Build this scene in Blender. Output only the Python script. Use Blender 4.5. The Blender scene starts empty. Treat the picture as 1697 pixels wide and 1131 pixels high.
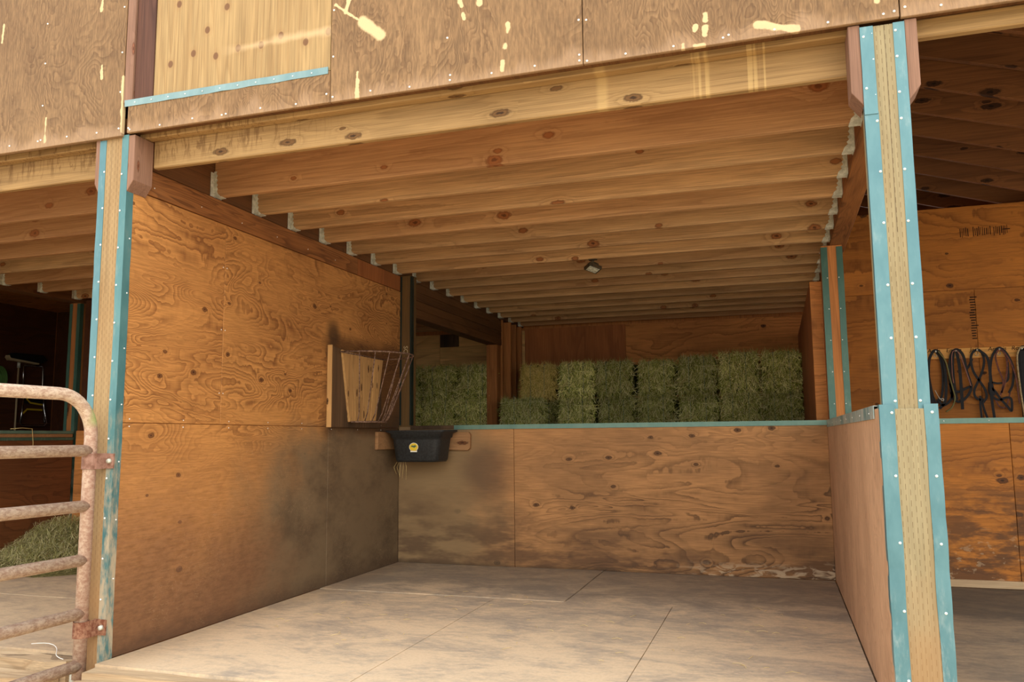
import bpy, bmesh, math, random
from mathutils import Vector, Matrix, noise as mnoise
random.seed(7)
sc = bpy.context.scene
C = sc.collection
PI = math.pi

# ------------------------------------------------------------------ camera, world, light, exposure
cd = bpy.data.cameras.new('camera')
cam = bpy.data.objects.new('camera', cd); C.objects.link(cam); sc.camera = cam
cd.sensor_width = 36; cd.lens = 28.67; cd.clip_start = 0.02; cd.clip_end = 500
r_, u_, f_ = Vector((.95166, .30702, -.00856)), Vector((.04435, -.10978, .99297)), Vector((-.30392, .94535, .11809))
m = Matrix((r_, u_, -f_)).transposed().to_4x4(); m.translation = Vector((3.3038, -3.4551, 1.1063))
cam.matrix_world = m

w = bpy.data.worlds.new('world'); sc.world = w; w.use_nodes = True
wn = w.node_tree; wn.nodes.clear()
wo = wn.nodes.new('ShaderNodeOutputWorld'); wb = wn.nodes.new('ShaderNodeBackground')
wc = wn.nodes.new('ShaderNodeTexCoord'); ws = wn.nodes.new('ShaderNodeSeparateXYZ'); wr = wn.nodes.new('ShaderNodeValToRGB')
wn.links.new(wc.outputs['Generated'], ws.inputs[0]); wn.links.new(ws.outputs['Z'], wr.inputs[0])
wr.color_ramp.elements[0].position = 0.0; wr.color_ramp.elements[0].color = (.95, .93, .88, 1)
wr.color_ramp.elements[1].position = 0.8; wr.color_ramp.elements[1].color = (.80, .88, 1.0, 1)
wn.links.new(wr.outputs[0], wb.inputs[0]); wb.inputs[1].default_value = 1.7
wn.links.new(wb.outputs[0], wo.inputs[0])

sd = bpy.data.lights.new('sun', 'SUN'); sd.energy = 1.3; sd.angle = math.radians(60); sd.color = (1, .93, .82)
sun = bpy.data.objects.new('sun', sd); C.objects.link(sun)
sun.rotation_euler = Vector((-.5, .75, -.60)).to_track_quat('-Z', 'Y').to_euler()

sc.view_settings.view_transform = 'Standard'; sc.view_settings.look = 'None'
sc.view_settings.gamma = 1; sc.view_settings.use_curve_mapping = False
sc.view_settings.exposure = 0.45

# ------------------------------------------------------------------ node expression helper
def lin(r, g, b):
    f = lambda c: (c/255/12.92) if c <= 10 else ((c/255+.055)/1.055)**2.4
    return (f(r), f(g), f(b), 1)

class N:
    """tiny expression wrapper that builds Math nodes"""
    def __init__(s, nt, sock): s.nt, s.s = nt, sock
    def _m(s, op, *a):
        n = s.nt.nodes.new('ShaderNodeMath'); n.operation = op
        for i, v in enumerate((s,)+a):
            if isinstance(v, N): s.nt.links.new(v.s, n.inputs[i])
            else: n.inputs[i].default_value = v
        return N(s.nt, n.outputs[0])
    def __add__(s, o): return s._m('ADD', o)
    def __radd__(s, o): return s._m('ADD', o)
    def __sub__(s, o): return s._m('SUBTRACT', o)
    def __rsub__(s, o): return (s*-1)+o
    def __mul__(s, o): return s._m('MULTIPLY', o)
    def __rmul__(s, o): return s._m('MULTIPLY', o)
    def __truediv__(s, o): return s._m('DIVIDE', o)
    def pow(s, o): return s._m('POWER', o)
    def abs(s): return s._m('ABSOLUTE')
    def fract(s): return s._m('FRACT')
    def floor(s): return s._m('FLOOR')
    def min(s, o): return s._m('MINIMUM', o)
    def max(s, o): return s._m('MAXIMUM', o)
    def lt(s, o): return s._m('LESS_THAN', o)
    def gt(s, o): return s._m('GREATER_THAN', o)
    def ss(s, a, b):
        n = s.nt.nodes.new('ShaderNodeMapRange'); n.interpolation_type = 'SMOOTHSTEP'
        s.nt.links.new(s.s, n.inputs[0]); n.inputs[1].default_value = min(a, b); n.inputs[2].default_value = max(a, b)
        n.inputs[3].default_value = 0 if a < b else 1; n.inputs[4].default_value = 1 if a < b else 0
        return N(s.nt, n.outputs[0])

class Mat:
    def __init__(s, name, rough=.75, metal=0.0, spec=.3):
        s.m = bpy.data.materials.new(name); s.m.use_nodes = True; s.nt = s.m.node_tree
        s.b = s.nt.nodes['Principled BSDF']
        s.b.inputs['Roughness'].default_value = rough; s.b.inputs['Metallic'].default_value = metal
        s.b.inputs['Specular IOR Level'].default_value = spec
        tc = s.nt.nodes.new('ShaderNodeTexCoord'); s.P = tc.outputs['Object']
        sp = s.nt.nodes.new('ShaderNodeSeparateXYZ'); s.nt.links.new(s.P, sp.inputs[0])
        s.x, s.y, s.z = (N(s.nt, o) for o in sp.outputs)
        oi = s.nt.nodes.new('ShaderNodeObjectInfo'); s.rnd = N(s.nt, oi.outputs['Random'])
        cb = s.nt.nodes.new('ShaderNodeCombineXYZ')
        for i, k in enumerate((91., 57., 33.)): s.nt.links.new((s.rnd*k).s, cb.inputs[i])
        ad = s.nt.nodes.new('ShaderNodeVectorMath'); ad.operation = 'ADD'
        s.nt.links.new(s.P, ad.inputs[0]); s.nt.links.new(cb.outputs[0], ad.inputs[1]); s.PR = ad.outputs[0]
    def vec(s, sc_, rnd=True):
        v = s.nt.nodes.new('ShaderNodeVectorMath'); v.operation = 'MULTIPLY'
        s.nt.links.new(s.PR if rnd else s.P, v.inputs[0]); v.inputs[1].default_value = sc_
        return v.outputs[0]
    def noise(s, sc_, detail=3, rough=.55, dist=0, rnd=True):
        n = s.nt.nodes.new('ShaderNodeTexNoise'); s.nt.links.new(s.vec(sc_, rnd), n.inputs['Vector'])
        n.inputs['Scale'].default_value = 1; n.inputs['Detail'].default_value = detail
        n.inputs['Roughness'].default_value = rough; n.inputs['Distortion'].default_value = dist
        return N(s.nt, n.outputs[0])
    def vor(s, sc_, feat='F1'):
        n = s.nt.nodes.new('ShaderNodeTexVoronoi'); n.feature = feat; s.nt.links.new(s.vec(sc_), n.inputs['Vector'])
        n.inputs['Scale'].default_value = 1
        sp = s.nt.nodes.new('ShaderNodeSeparateColor'); s.nt.links.new(n.outputs['Color'], sp.inputs[0])
        return N(s.nt, n.outputs['Distance']), N(s.nt, sp.outputs[0]), N(s.nt, sp.outputs[1])
    def knots2d(s, axis, ka, kc):
        sp = s.nt.nodes.new('ShaderNodeSeparateXYZ'); s.nt.links.new(s.PR, sp.inputs[0])
        q = {k: N(s.nt, o) for k, o in zip('xyz', sp.outputs)}
        al = q.pop(axis); cr = list(q.values()); cb = s.nt.nodes.new('ShaderNodeCombineXYZ')
        s.nt.links.new((al*ka).s, cb.inputs[0]); s.nt.links.new(((cr[0]+cr[1])*kc).s, cb.inputs[1])
        n = s.nt.nodes.new('ShaderNodeTexVoronoi'); n.voronoi_dimensions = '2D'; n.inputs['Scale'].default_value = 1
        s.nt.links.new(cb.outputs[0], n.inputs['Vector'])
        sc_ = s.nt.nodes.new('ShaderNodeSeparateColor'); s.nt.links.new(n.outputs['Color'], sc_.inputs[0])
        return N(s.nt, n.outputs['Distance']), N(s.nt, sc_.outputs[0]), N(s.nt, sc_.outputs[1])
    def mix(s, fac, a, b, mode='MIX'):
        n = s.nt.nodes.new('ShaderNodeMix'); n.data_type = 'RGBA'; n.blend_type = mode
        if isinstance(fac, N): s.nt.links.new(fac.s, n.inputs[0])
        else: n.inputs[0].default_value = fac
        for k, v in ((6, a), (7, b)):
            if isinstance(v, tuple): n.inputs[k].default_value = v
            else: s.nt.links.new(v, n.inputs[k])
        return n.outputs[2]
    def hsv(s, col, v):
        n = s.nt.nodes.new('ShaderNodeHueSaturation'); s.nt.links.new(col, n.inputs['Color']) if not isinstance(col, tuple) else None
        s.nt.links.new(v.s, n.inputs['Value']); return n.outputs[0]
    def col(s, c):
        if isinstance(c, tuple): s.b.inputs['Base Color'].default_value = c
        else: s.nt.links.new(c, s.b.inputs['Base Color'])
    def bump(s, h, strength=.3, dist=.01):
        n = s.nt.nodes.new('ShaderNodeBump'); n.inputs['Strength'].default_value = strength; n.inputs['Distance'].default_value = dist
        s.nt.links.new(h.s, n.inputs['Height']); s.nt.links.new(n.outputs[0], s.b.inputs['Normal'])
    def rough(s, v): s.nt.links.new(v.s, s.b.inputs['Roughness'])

def axis_scale(axis, along, cross):
    return {'x': (along, cross, cross), 'y': (cross, along, cross), 'z': (cross, cross, along)}[axis]

def wood(name, light, dark, axis, rings=9, along=.45, cross=2.6, line=.75, fibre=.35, knots=0.0, kc=(95, 50, 20), ks=(2.2, 7.),
         vary=.25, blotch=.35, rough=.7, power=2.6, dist=.6, extra=None, line_mask=None, spec=.3, bump=.15, detail=2.0, jag=0.0, fa=3.5, fc=170, kr=.12):
    M = Mat(name, rough, 0, spec)
    n1 = M.noise(axis_scale(axis, along, cross), detail, .5, dist)
    g = n1*rings
    if jag: g = g + M.noise(axis_scale(axis, 16, 5), 2, .6)*jag
    if knots > 0:
        d, r1, r2 = M.knots2d(axis, *ks)
        on = r1.gt(1-knots)
        d = d/(r2*.9+.5) + (M.noise((40, 40, 40), 2)-.5)*kr*.9
        g = g + d.ss(kr*3.4, .0)*on*1.8
    fr = g.fract(); fr = fr.pow(power)*fr.ss(1.0, .86)
    fr = fr*M.noise(axis_scale(axis, along*3, cross*2), 2).ss(.25, .62)
    fr = fr*line
    if line_mask: fr = fr*line_mask(M)
    fib = M.noise(axis_scale(axis, fa, fc), 3, .6)
    L, D = lin(*light), lin(*dark)
    c = M.mix(fr, L, D)
    bl = M.noise(axis_scale(axis, .9, 2.2), 3).ss(.35, .75)
    c = M.mix(bl*blotch, c, D)
    c = M.mix(fibre, c, M.hsv(c, fib.ss(.25, .75)*1.1+.45))
    if knots > 0:
        kn = d.ss(kr*1.15, kr*.8)*on
        c = M.mix(kn*.85, c, lin(*kc))
        ring = d.ss(kr*1.25, kr*1.0)*d.ss(kr*.6, kr*.85)*on
        c = M.mix(ring*.38, c, lin(kc[0]*.45, kc[1]*.4, kc[2]*.35))
        core = d.ss(kr*.5, kr*.2)*on*r2.gt(.5)
        c = M.mix(core*.8, c, lin(kc[0]*.4, kc[1]*.35, kc[2]*.3))
    if vary: c = M.hsv(c, (M.rnd*57.31).fract()*vary*2+(1-vary))
    if extra: c = extra(M, c)
    M.col(c)
    M.bump(fib*.5 + fr*-.6, bump, .004)
    return M.m

# ---- stains that belong to the surfaces
def ex_left(M, c):
    n = M.noise((2.2, 2.2, 2.2), 4, .6, rnd=False); nf = M.noise((9, 9, 14), 4, .65, rnd=False)
    nn = (n-.5)
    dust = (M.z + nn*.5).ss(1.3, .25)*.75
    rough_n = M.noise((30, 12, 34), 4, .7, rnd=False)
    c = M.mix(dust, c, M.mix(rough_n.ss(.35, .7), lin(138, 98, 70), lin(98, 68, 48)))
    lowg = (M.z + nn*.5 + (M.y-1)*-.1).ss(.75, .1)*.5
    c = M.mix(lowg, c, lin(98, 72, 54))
    g = (M.y + nn*1.5).ss(.85, 2.0)*(M.z + nn*.55 - (M.y-2)*.12).ss(1.38, 1.02)
    c = M.mix(g*.9, c, lin(122, 104, 78))
    dk = M.noise((1.2, 2., 3.), 5, .7, rnd=False).ss(.40, .75)
    c = M.mix(g*dk*.6, c, lin(62, 48, 36))
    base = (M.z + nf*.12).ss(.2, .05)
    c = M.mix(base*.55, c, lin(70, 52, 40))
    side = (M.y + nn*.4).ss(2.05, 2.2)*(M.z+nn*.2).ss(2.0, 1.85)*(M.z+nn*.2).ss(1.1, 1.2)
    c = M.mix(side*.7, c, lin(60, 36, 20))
    dy, dz = M.y-2.2, M.z-1.94
    st = (dy*dy + dz*dz).pow(.5)+nn*.12
    c = M.mix(st.ss(.16, .05)*.75, c, lin(48, 36, 26))
    sc1 = ((M.noise((3, 5, 9), 3, .6, 3.0, rnd=False)-.5).abs().ss(.006, .001)).max(M.noise((3, 26, 30), 2, .6, 0, rnd=False).ss(.74, .78))*M.z.ss(1.3, 1.0)*M.noise((2, 2, 2), 2, rnd=False).ss(.5, .6)
    c = M.mix(sc1*.3, c, lin(205, 170, 130))
    return c
def ex_back(M, c):
    n = M.noise((1.7, 1.7, 2.4), 4, .6, rnd=False); nn = n-.5
    g = (M.x + nn*.9).ss(1.15, .55)
    c = M.mix(g*.85, c, lin(140, 118, 84))
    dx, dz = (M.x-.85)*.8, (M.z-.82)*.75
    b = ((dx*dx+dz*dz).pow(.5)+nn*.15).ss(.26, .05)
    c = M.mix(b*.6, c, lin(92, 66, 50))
    wx = M.noise((.8, 2, 2.2), 4, .7, rnd=False).ss(.42, .66)*.38
    c = M.mix(wx, c, lin(104, 78, 54))
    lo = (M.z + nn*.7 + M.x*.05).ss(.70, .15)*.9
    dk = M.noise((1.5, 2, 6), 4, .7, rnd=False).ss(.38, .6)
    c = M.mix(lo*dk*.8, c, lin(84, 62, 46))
    ed = M.noise((7, 3, 22), 3, .6, 1.0, rnd=False).ss(.5, .6)*(M.x).ss(2.3, 3.0)*(M.z+nn*.1).ss(.14, .05)
    c = M.mix(ed*.75, c, lin(212, 186, 150))
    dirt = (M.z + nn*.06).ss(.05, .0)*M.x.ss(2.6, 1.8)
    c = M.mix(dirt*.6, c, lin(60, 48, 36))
    return c
CAPS = [(1.278, 3.288, 1.43, 3.17, .012), (1.43, 3.175, 1.53, 3.09, .042), (1.37, 3.36, 1.334, 3.24, .016), (1.407, 2.911, 1.405, 2.78, .012),
        (1.95, 3.2, 1.961, 3.16, .014), (1.965, 3.12, 1.972, 3.09, .012), (2.053, 3.2, 2.05, 3.16, .02), (2.193, 3.03, 2.19, 2.99, .017),
        (2.178, 2.93, 2.176, 2.92, .018), (2.165, 2.85, 2.160, 2.81, .016), (3.088, 2.92, 3.085, 2.895, .016), (3.047, 2.875, 3.043, 2.855, .014),
        (3.085, 2.86, 3.083, 2.83, .016), (2.991, 2.80, 2.99, 2.78, .012), (3.04, 2.784, 3.075, 2.780, .016), (3.30, 2.84, 3.46, 2.79, .022),
        (3.773, 2.9, 3.77, 2.855, .018), (-.572, 2.934, -.572, 2.80, .011), (-.19, 3.19, -.186, 3.12, .012), (-.036, 3.1, -.03, 2.79, .018),
        (-.205, 3.6, -.215, 3.52, .012), (-.936, 3.56, -.945, 3.45, .010)]
def ex_front(M, c):
    wob = (M.noise((14, 14, 14), 3, .6, rnd=False)-.5)*.035
    tot = None
    for (ax, az, bx, bz, r) in CAPS:
        ex, ez = bx-ax, bz-az; L2 = ex*ex+ez*ez+1e-6
        t = ((M.x-ax)*(ex/L2) + (M.z-az)*(ez/L2)).max(0).min(1)
        qx = M.x-ax-t*ex; qz = M.z-az-t*ez
        d = (qx*qx+qz*qz).pow(.5)+wob
        k = d.ss(r*.85, r*.5)
        tot = k if tot is None else tot.max(k)
    c = M.mix(tot*.9, c, lin(214, 188, 140))
    pale = (M.z + (M.noise((8, 8, 2), 4, .6, rnd=False)-.5)*.25).ss(2.86, 2.78)*.3
    c = M.mix(pale, c, lin(200, 165, 130))
    st = M.noise((60, 60, 2.0), 2, .5, rnd=False).ss(.72, .78)*.35
    return M.mix(st*.5, c, lin(196, 160, 112))
KN = [(.268, 3.133), (.415, 3.171), (.559, 3.134), (.698, 3.156), (.839, 3.15), (.957, 3.183), (1.105, 3.123), (1.235, 3.158), (.31, 3.47), (.62, 3.40), (.93, 3.47), (.50, 3.29)]
def ex_hatch(M, c):
    tot = None; core = None
    for (kx, kz) in KN:
        qx = M.x-kx; qz = (M.z-kz)*.8
        d = (qx*qx+qz*qz).pow(.5)
        k = d.ss(.042, .02); k2 = d.ss(.019, .013)
        tot = k if tot is None else tot.max(k); core = k2 if core is None else core.max(k2)
    c = M.mix(tot*.22, c, lin(150, 110, 66))
    c = M.mix(core*.8, c, lin(104, 66, 42))
    band = ((M.z-3.14-M.x*.02).abs()+(M.noise((6, 6, 6), 3, .5, rnd=False)-.5)*.1).ss(.035, .0)*.8*(M.x).ss(.55, .8)
    return M.mix(band*.5, c, lin(225, 195, 150))
def ex_tack(M, c):
    n = M.noise((1.5, 1.5, 6), 3, rnd=False)
    lo = (M.z+(n-.5)*.6).ss(1.15, .35)*M.noise((4, 4, 14), 4, .65, rnd=False).ss(.36, .58)*.8
    c = M.mix(lo, c, lin(82, 58, 40))
    sp = M.noise((16, 16, 26), 3, .6, rnd=False).ss(.6, .66)*(M.z+(n-.5)*.3).ss(.5, .2)*.4
    return M.mix(sp, c, lin(190, 165, 130))

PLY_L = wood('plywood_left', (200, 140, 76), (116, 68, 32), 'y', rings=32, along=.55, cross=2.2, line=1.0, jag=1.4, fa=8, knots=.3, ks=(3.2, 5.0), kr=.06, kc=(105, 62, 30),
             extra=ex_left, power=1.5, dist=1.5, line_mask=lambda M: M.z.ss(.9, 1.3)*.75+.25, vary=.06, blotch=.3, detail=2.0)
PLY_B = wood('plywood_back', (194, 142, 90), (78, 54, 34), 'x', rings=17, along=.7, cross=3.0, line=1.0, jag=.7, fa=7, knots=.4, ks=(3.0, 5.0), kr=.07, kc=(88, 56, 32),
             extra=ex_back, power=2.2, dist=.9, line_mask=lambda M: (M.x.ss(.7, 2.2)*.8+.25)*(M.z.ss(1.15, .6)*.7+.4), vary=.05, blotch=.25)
PLY_R = wood('plywood_stall_side', (204, 162, 126), (146, 108, 78), 'z', rings=30, along=.9, cross=2.2, line=.5, jag=1.2, fa=9, fibre=.5, vary=.05, dist=1.2, blotch=.45)
PLY_F = wood('plywood_facade', (142, 110, 74), (94, 66, 40), 'z', rings=38, along=.75, cross=2.4, line=.75, jag=2.2, fa=16, fc=110, power=1.4, fibre=.45, vary=.05, dist=1.6, blotch=.5, extra=ex_front)
PLY_H = wood('plywood_hatch', (168, 138, 92), (134, 100, 58), 'z', rings=12, along=.25, cross=3.4, line=.6, fibre=.4, extra=ex_hatch, vary=.03)
PLY_T = wood('plywood_tack', (186, 118, 48), (100, 56, 20), 'x', rings=18, along=.3, cross=1.9, line=.9, jag=.8, fa=6, knots=.3, kr=.07, ks=(2.6, 4.2), kc=(78, 44, 20), extra=ex_tack, vary=.08)
PLY_S = wood('plywood_rear', (206, 136, 72), (110, 64, 30), 'x', rings=14, along=.45, cross=2.2, line=.8, jag=.6, knots=.3, kr=.07, ks=(2.6, 4.2), kc=(66, 36, 16), vary=.1)
PLY_V = wood('plywood_rear_vertical', (168, 102, 54), (104, 60, 28), 'z', rings=8, along=.3, cross=2.6, line=.5, vary=.05)
PLY_P = wood('plywood_pale_rear', (246, 200, 130), (150, 100, 54), 'x', rings=7, along=.5, cross=2.6, line=.7, knots=.2, ks=(1.6, 3.4), kc=(66, 36, 16), vary=.1)
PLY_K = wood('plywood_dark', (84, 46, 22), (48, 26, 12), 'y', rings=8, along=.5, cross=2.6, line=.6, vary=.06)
PLY_G = wood('plywood_grimy', (112, 68, 36), (66, 38, 20), 'y', rings=14, along=.6, cross=2.4, line=.7, jag=.6, vary=.05)
PLY_M = wood('plywood_trim', (160, 104, 56), (84, 48, 22), 'y', rings=14, along=.6, cross=5, line=.9, power=1.6, vary=.06)
def ex_joist(M, c):
    r = (M.rnd*131.7).fract()
    return M.mix(r.ss(.45, .9)*.42, c, lin(144, 88, 50))
JOIST = wood('fir_joist', (196, 156, 108), (116, 80, 48), 'x', rings=13, along=.2, cross=3.6, line=.6, jag=.3, fibre=.45, knots=.3, kr=.12, ks=(3.0, 5.4), kc=(146, 86, 42), vary=.16, blotch=.3, extra=ex_joist)
HEAD = wood('fir_header', (170, 136, 88), (108, 78, 44), 'x', rings=14, along=.22, cross=4, line=.6, fibre=.35, knots=.45, ks=(2.6, 6.5), kc=(104, 70, 34), kr=.1, vary=.05,
            extra=lambda M, c: M.mix((M.noise((26, 26, 5), 3, .7, 1.5, rnd=False).ss(.5, .62))*M.x.ss(1.4, .6)*M.z.ss(2.62, 2.72)*.55,
                                     M.mix((((M.x-2.60).abs()).ss(.036, .012)*.8).max(((M.x-3.05).abs()).ss(.05, .03)*M.noise((60, 1, 1), 2, rnd=False).ss(.4, .6)).max(((M.x-3.29).abs()).ss(.06, .04)*M.noise((60, 1, 1), 2, rnd=False).ss(.45, .6))*.45, c, lin(214, 180, 118)), lin(96, 62, 30)))
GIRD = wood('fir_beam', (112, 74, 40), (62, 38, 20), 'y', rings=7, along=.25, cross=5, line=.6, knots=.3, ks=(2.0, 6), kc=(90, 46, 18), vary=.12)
RAFT = wood('fir_rafter', (132, 86, 48), (76, 44, 22), 'x', rings=9, along=.25, cross=4, line=.7, knots=.6, ks=(2.4, 6.5), kc=(48, 26, 12), vary=.14)
LUMZ = wood('fir_upright', (188, 122, 66), (120, 70, 34), 'z', rings=7, along=.3, cross=6, line=.55, knots=.15, ks=(1.8, 6), kc=(100, 56, 26), vary=.12)
CORB = wood('cedar_block', (142, 106, 84), (104, 72, 54), 'z', rings=7, along=.5, cross=7, line=.5, knots=.3, ks=(4, 14), kc=(130, 78, 50), vary=.06)
REDW = wood('redwood_stud', (96, 62, 46), (56, 32, 22), 'z', rings=7, along=.5, cross=9, line=.9, knots=.0, vary=.02)
BOARD = wood('weathered_board', (206, 160, 100), (112, 76, 44), 'z', rings=6, along=.35, cross=5, line=.5, knots=.4, ks=(5, 14), kc=(84, 48, 24), vary=.06)
BOARDX = wood('weathered_plank', (176, 132, 88), (112, 78, 50), 'x', rings=6, along=.4, cross=6, line=.5, knots=.2, ks=(3, 10), vary=.06)
OLDB = wood('chewed_board', (104, 78, 52), (40, 28, 20), 'z', rings=6, along=.5, cross=6, line=.6, blotch=.85, vary=.02)
SILL = wood('dusty_sill', (196, 170, 134), (150, 114, 74), 'x', rings=5, along=.5, cross=7, line=.6, vary=.05, rough=.9)

def incised(name, light, x0, cols, colw):
    """pressure treated post, rows of short incised slits"""
    M = Mat(name, .8)
    fib = M.noise((120, 120, 3), 3, .6)
    bl = M.noise((3, 3, 1.2), 4, .6).ss(.35, .7)
    c = M.mix(bl*.5, lin(*light), lin(light[0]*.86, light[1]*.74, light[2]*.58))
    c = M.mix(.35, c, M.hsv(c, fib.ss(.2, .8)*.9+.55))
    kd, k1, k2 = M.vor((3.2, 3.2, 2.0))
    c = M.mix(kd.ss(.10, .04)*k1.gt(.72)*.6, c, lin(110, 72, 40))
    u = (M.x-x0)/colw; ci = u.floor()
    fu = ((u-ci)-.5).abs().lt(.05)
    zz = M.z/.040 + (ci*.5) + M.noise((4, 4, 4), 1)*.5
    fz = (zz.fract()-.5).abs().lt(.27)
    sl = fu*fz
    c = M.mix(sl*.75, c, lin(86, 60, 34))
    crack = ((u-cols*.42 + (M.noise((1, 1, 2.5), 2, rnd=False)-.5)*.6).abs()).lt(.07)*M.z.gt(1.9)
    c = M.mix(crack*.6, c, lin(60, 40, 24))
    lowd = (M.z+(M.noise((4, 4, 4), 3)-.5)*.5).ss(.75, .1)*.45
    c = M.mix(lowd, c, lin(168, 120, 74))
    M.col(c); M.bump(fib*.4-sl*1.5, .3, .004)
    return M.m
POST_L = incised('treated_post_left', (160, 132, 92), -.16, 7, .0165)
POST_R = incised('treated_post_right', (150, 136, 102), 3.735, 8, .0165)
POST_O = wood('old_post', (110, 82, 44), (66, 44, 24), 'z', rings=5, along=.3, cross=6, line=.4, vary=.05)

def flashing(name, base, wear=(222, 222, 208), amt=.6, metal=.25, lowz=1.5):
    M = Mat(name, .42, metal, .5)
    n = M.noise((7, 7, 3.2), 4, .65); n2 = M.noise((30, 30, 9), 4, .7)
    c = M.mix(n.ss(.3, .7), lin(*base), lin(base[0]*1.12+8, base[1]*1.08+6, base[2]*1.06+6))
    wz = (M.z+(n-.5)*.9).ss(lowz, lowz-1.2)
    c = M.mix((n2*.6+n*.4+wz*.14).ss(.53, .74)*amt*(wz*.8+.2), c, lin(*wear))
    M.col(c); M.rough(n*.35+.25); M.bump(n2, .12, .004)
    return M.m
TEAL = flashing('teal_flashing', (68, 112, 116))
TEALB = flashing('teal_flashing_bright', (76, 118, 124), lowz=.8)
TEALD = flashing('teal_flashing_shade', (62, 98, 86))
TEALK = flashing('teal_flashing_dark', (22, 38, 34), wear=(60, 66, 56), amt=.3)
TEALC = flashing('teal_cap', (92, 128, 116), wear=(150, 140, 110), amt=.5)

def simple(name, c, rough=.6, metal=0, c2=None, scale=20, spec=.3, bump=0):
    M = Mat(name, rough, metal, spec)
    if c2:
        n = M.noise((scale,)*3, 4, .65)
        M.col(M.mix(n.ss(.38, .62), lin(*c), lin(*c2)))
        if bump: M.bump(n, bump, .004)
    else: M.col(lin(*c))
    return M.m
GALV = simple('galvanised_steel', (222, 222, 206), .5, .1, (186, 186, 168), 30)
SCREW = simple('screw_heads', (240, 240, 232), .35, .3)
RUST = simple('rusty_steel', (122, 78, 58), .8, .2, (86, 52, 36), 60, bump=.3)
WIRE = simple('rack_wire', (146, 118, 98), .6, .1, (84, 60, 48), 50)
def pipe_mat():
    M = Mat('faded_pipe', .8, .05)
    n = M.noise((60, 30, 60), 4, .7); n2 = M.noise((130, 90, 130), 3, .6); n3 = M.noise((5, 5, 5), 3)
    c = M.mix(n.ss(.35, .65), lin(222, 200, 174), lin(186, 154, 130))
    c = M.mix(n2.ss(.55, .7)*.45, c, lin(128, 86, 70))
    up = (M.y.ss(-.13, -.08))
    c = M.mix(up*.5, c, lin(140, 92, 76))
    gm = ((M.z-1.255).abs().ss(.09, .03))*up
    c = M.mix(gm*.75, c, lin(164, 186, 110))
    M.col(c); M.bump(n2, .15, .003); return M.m
PIPE = pipe_mat()
HINGE = simple('hinge_steel', (158, 116, 90), .8, .1, (120, 72, 52), 40, bump=.3)
HINGEP = simple('painted_hinge', (160, 122, 104), .6, .05, (128, 90, 72), 25)
BLACKR = simple('black_rubber', (44, 46, 46), .55, 0, (30, 31, 30), 60, spec=.5, bump=.15)
CHROME = simple('chrome', (190, 190, 190), .2, 1)
YELLOW = simple('yellow_vinyl', (206, 170, 40), .5)
BLACKV = simple('black_bristle', (16, 14, 12), .9)
HANDLE = simple('pale_handle', (190, 170, 132), .6)
HOSE = simple('green_hose', (96, 138, 70), .5)
INK = simple('dark_ink', (48, 30, 18), .9)
CHALK = simple('chalk', (196, 180, 140), .9)
STRW = simple('straw', (222, 196, 130), .8)
WHITES = simple('white_string', (236, 232, 220), .7)
LEATH_K = simple('black_webbing', (26, 23, 24), .6, 0, (14, 13, 15), 40)
LEATH_B = simple('brown_leather', (112, 52, 30), .5, 0, (70, 30, 20), 40)
ROPE_T = simple('tan_rope', (196, 172, 128), .8, 0, (150, 124, 84), 60)
ROPE_G = simple('olive_rope', (122, 116, 70), .8)
LENS = simple('lamp_glass', (226, 228, 206), .15, 0, (170, 170, 150), 60, spec=.6)
LAMPB = simple('lamp_body', (92, 78, 54), .5, .3, (64, 56, 42), 30)
ORANGE = simple('hay_twine', (120, 150, 130), .7)
STY = simple('sticker_yellow', (238, 206, 60), .4)
STW = simple('sticker_white', (240, 238, 222), .4)
STG = simple('sticker_green', (96, 116, 84), .4)
STO = simple('sticker_orange', (226, 160, 60), .4)
DECK = simple('subfloor', (120, 84, 48), .8, 0, (90, 60, 34), 3)

def mat_rubber(k=1.0):
    M = Mat('dusty_rubber_mat', .92, 0, .12)
    n = M.noise((2.0, 3.2, 3), 5, .68, .6, rnd=False); n2 = M.noise((11, 24, 10), 4, .7, .5, rnd=False); n3 = M.noise((60, 60, 60), 2, rnd=False)
    dark = (n*.62+n2*.38 - M.y.ss(-.4, 2.8)*-.10).ss(.44, .70)
    c = M.mix(dark*.75, lin(224, 198, 162), lin(148, 139, 128))
    c = M.mix((n2).ss(.60, .72)*.35, c, lin(238, 218, 184))
    c = M.mix(n3.ss(.4, .7)*.12, c, lin(150, 120, 86))
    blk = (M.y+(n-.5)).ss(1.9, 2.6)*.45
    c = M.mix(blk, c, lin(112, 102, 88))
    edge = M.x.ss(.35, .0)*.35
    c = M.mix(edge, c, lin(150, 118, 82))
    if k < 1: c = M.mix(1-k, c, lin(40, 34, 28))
    M.col(c); M.bump(n2*.6+n3*.3, .18, .006); return M.m
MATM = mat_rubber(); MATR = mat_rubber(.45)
def ground_mat(name, a, b, sc1=4):
    M = Mat(name, .95, 0, .1)
    n = M.noise((sc1,)*3, 5, .7); n2 = M.noise((40, 40, 40), 3, .7)
    c = M.mix(n.ss(.35, .65), lin(*a), lin(*b)); c = M.mix(n2.ss(.5, .7)*.3, c, lin(b[0]*.7, b[1]*.66, b[2]*.6))
    M.col(c); M.bump(n*.6+n2*.5, .6, .03); return M.m
DIRT = ground_mat('dry_dirt', (236, 214, 176), (206, 176, 134))
FLR = ground_mat('packed_floor', (176, 152, 122), (146, 124, 98), 2)
DEAD = ground_mat('storage_floor', (110, 84, 56), (80, 60, 40), 2)

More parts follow.
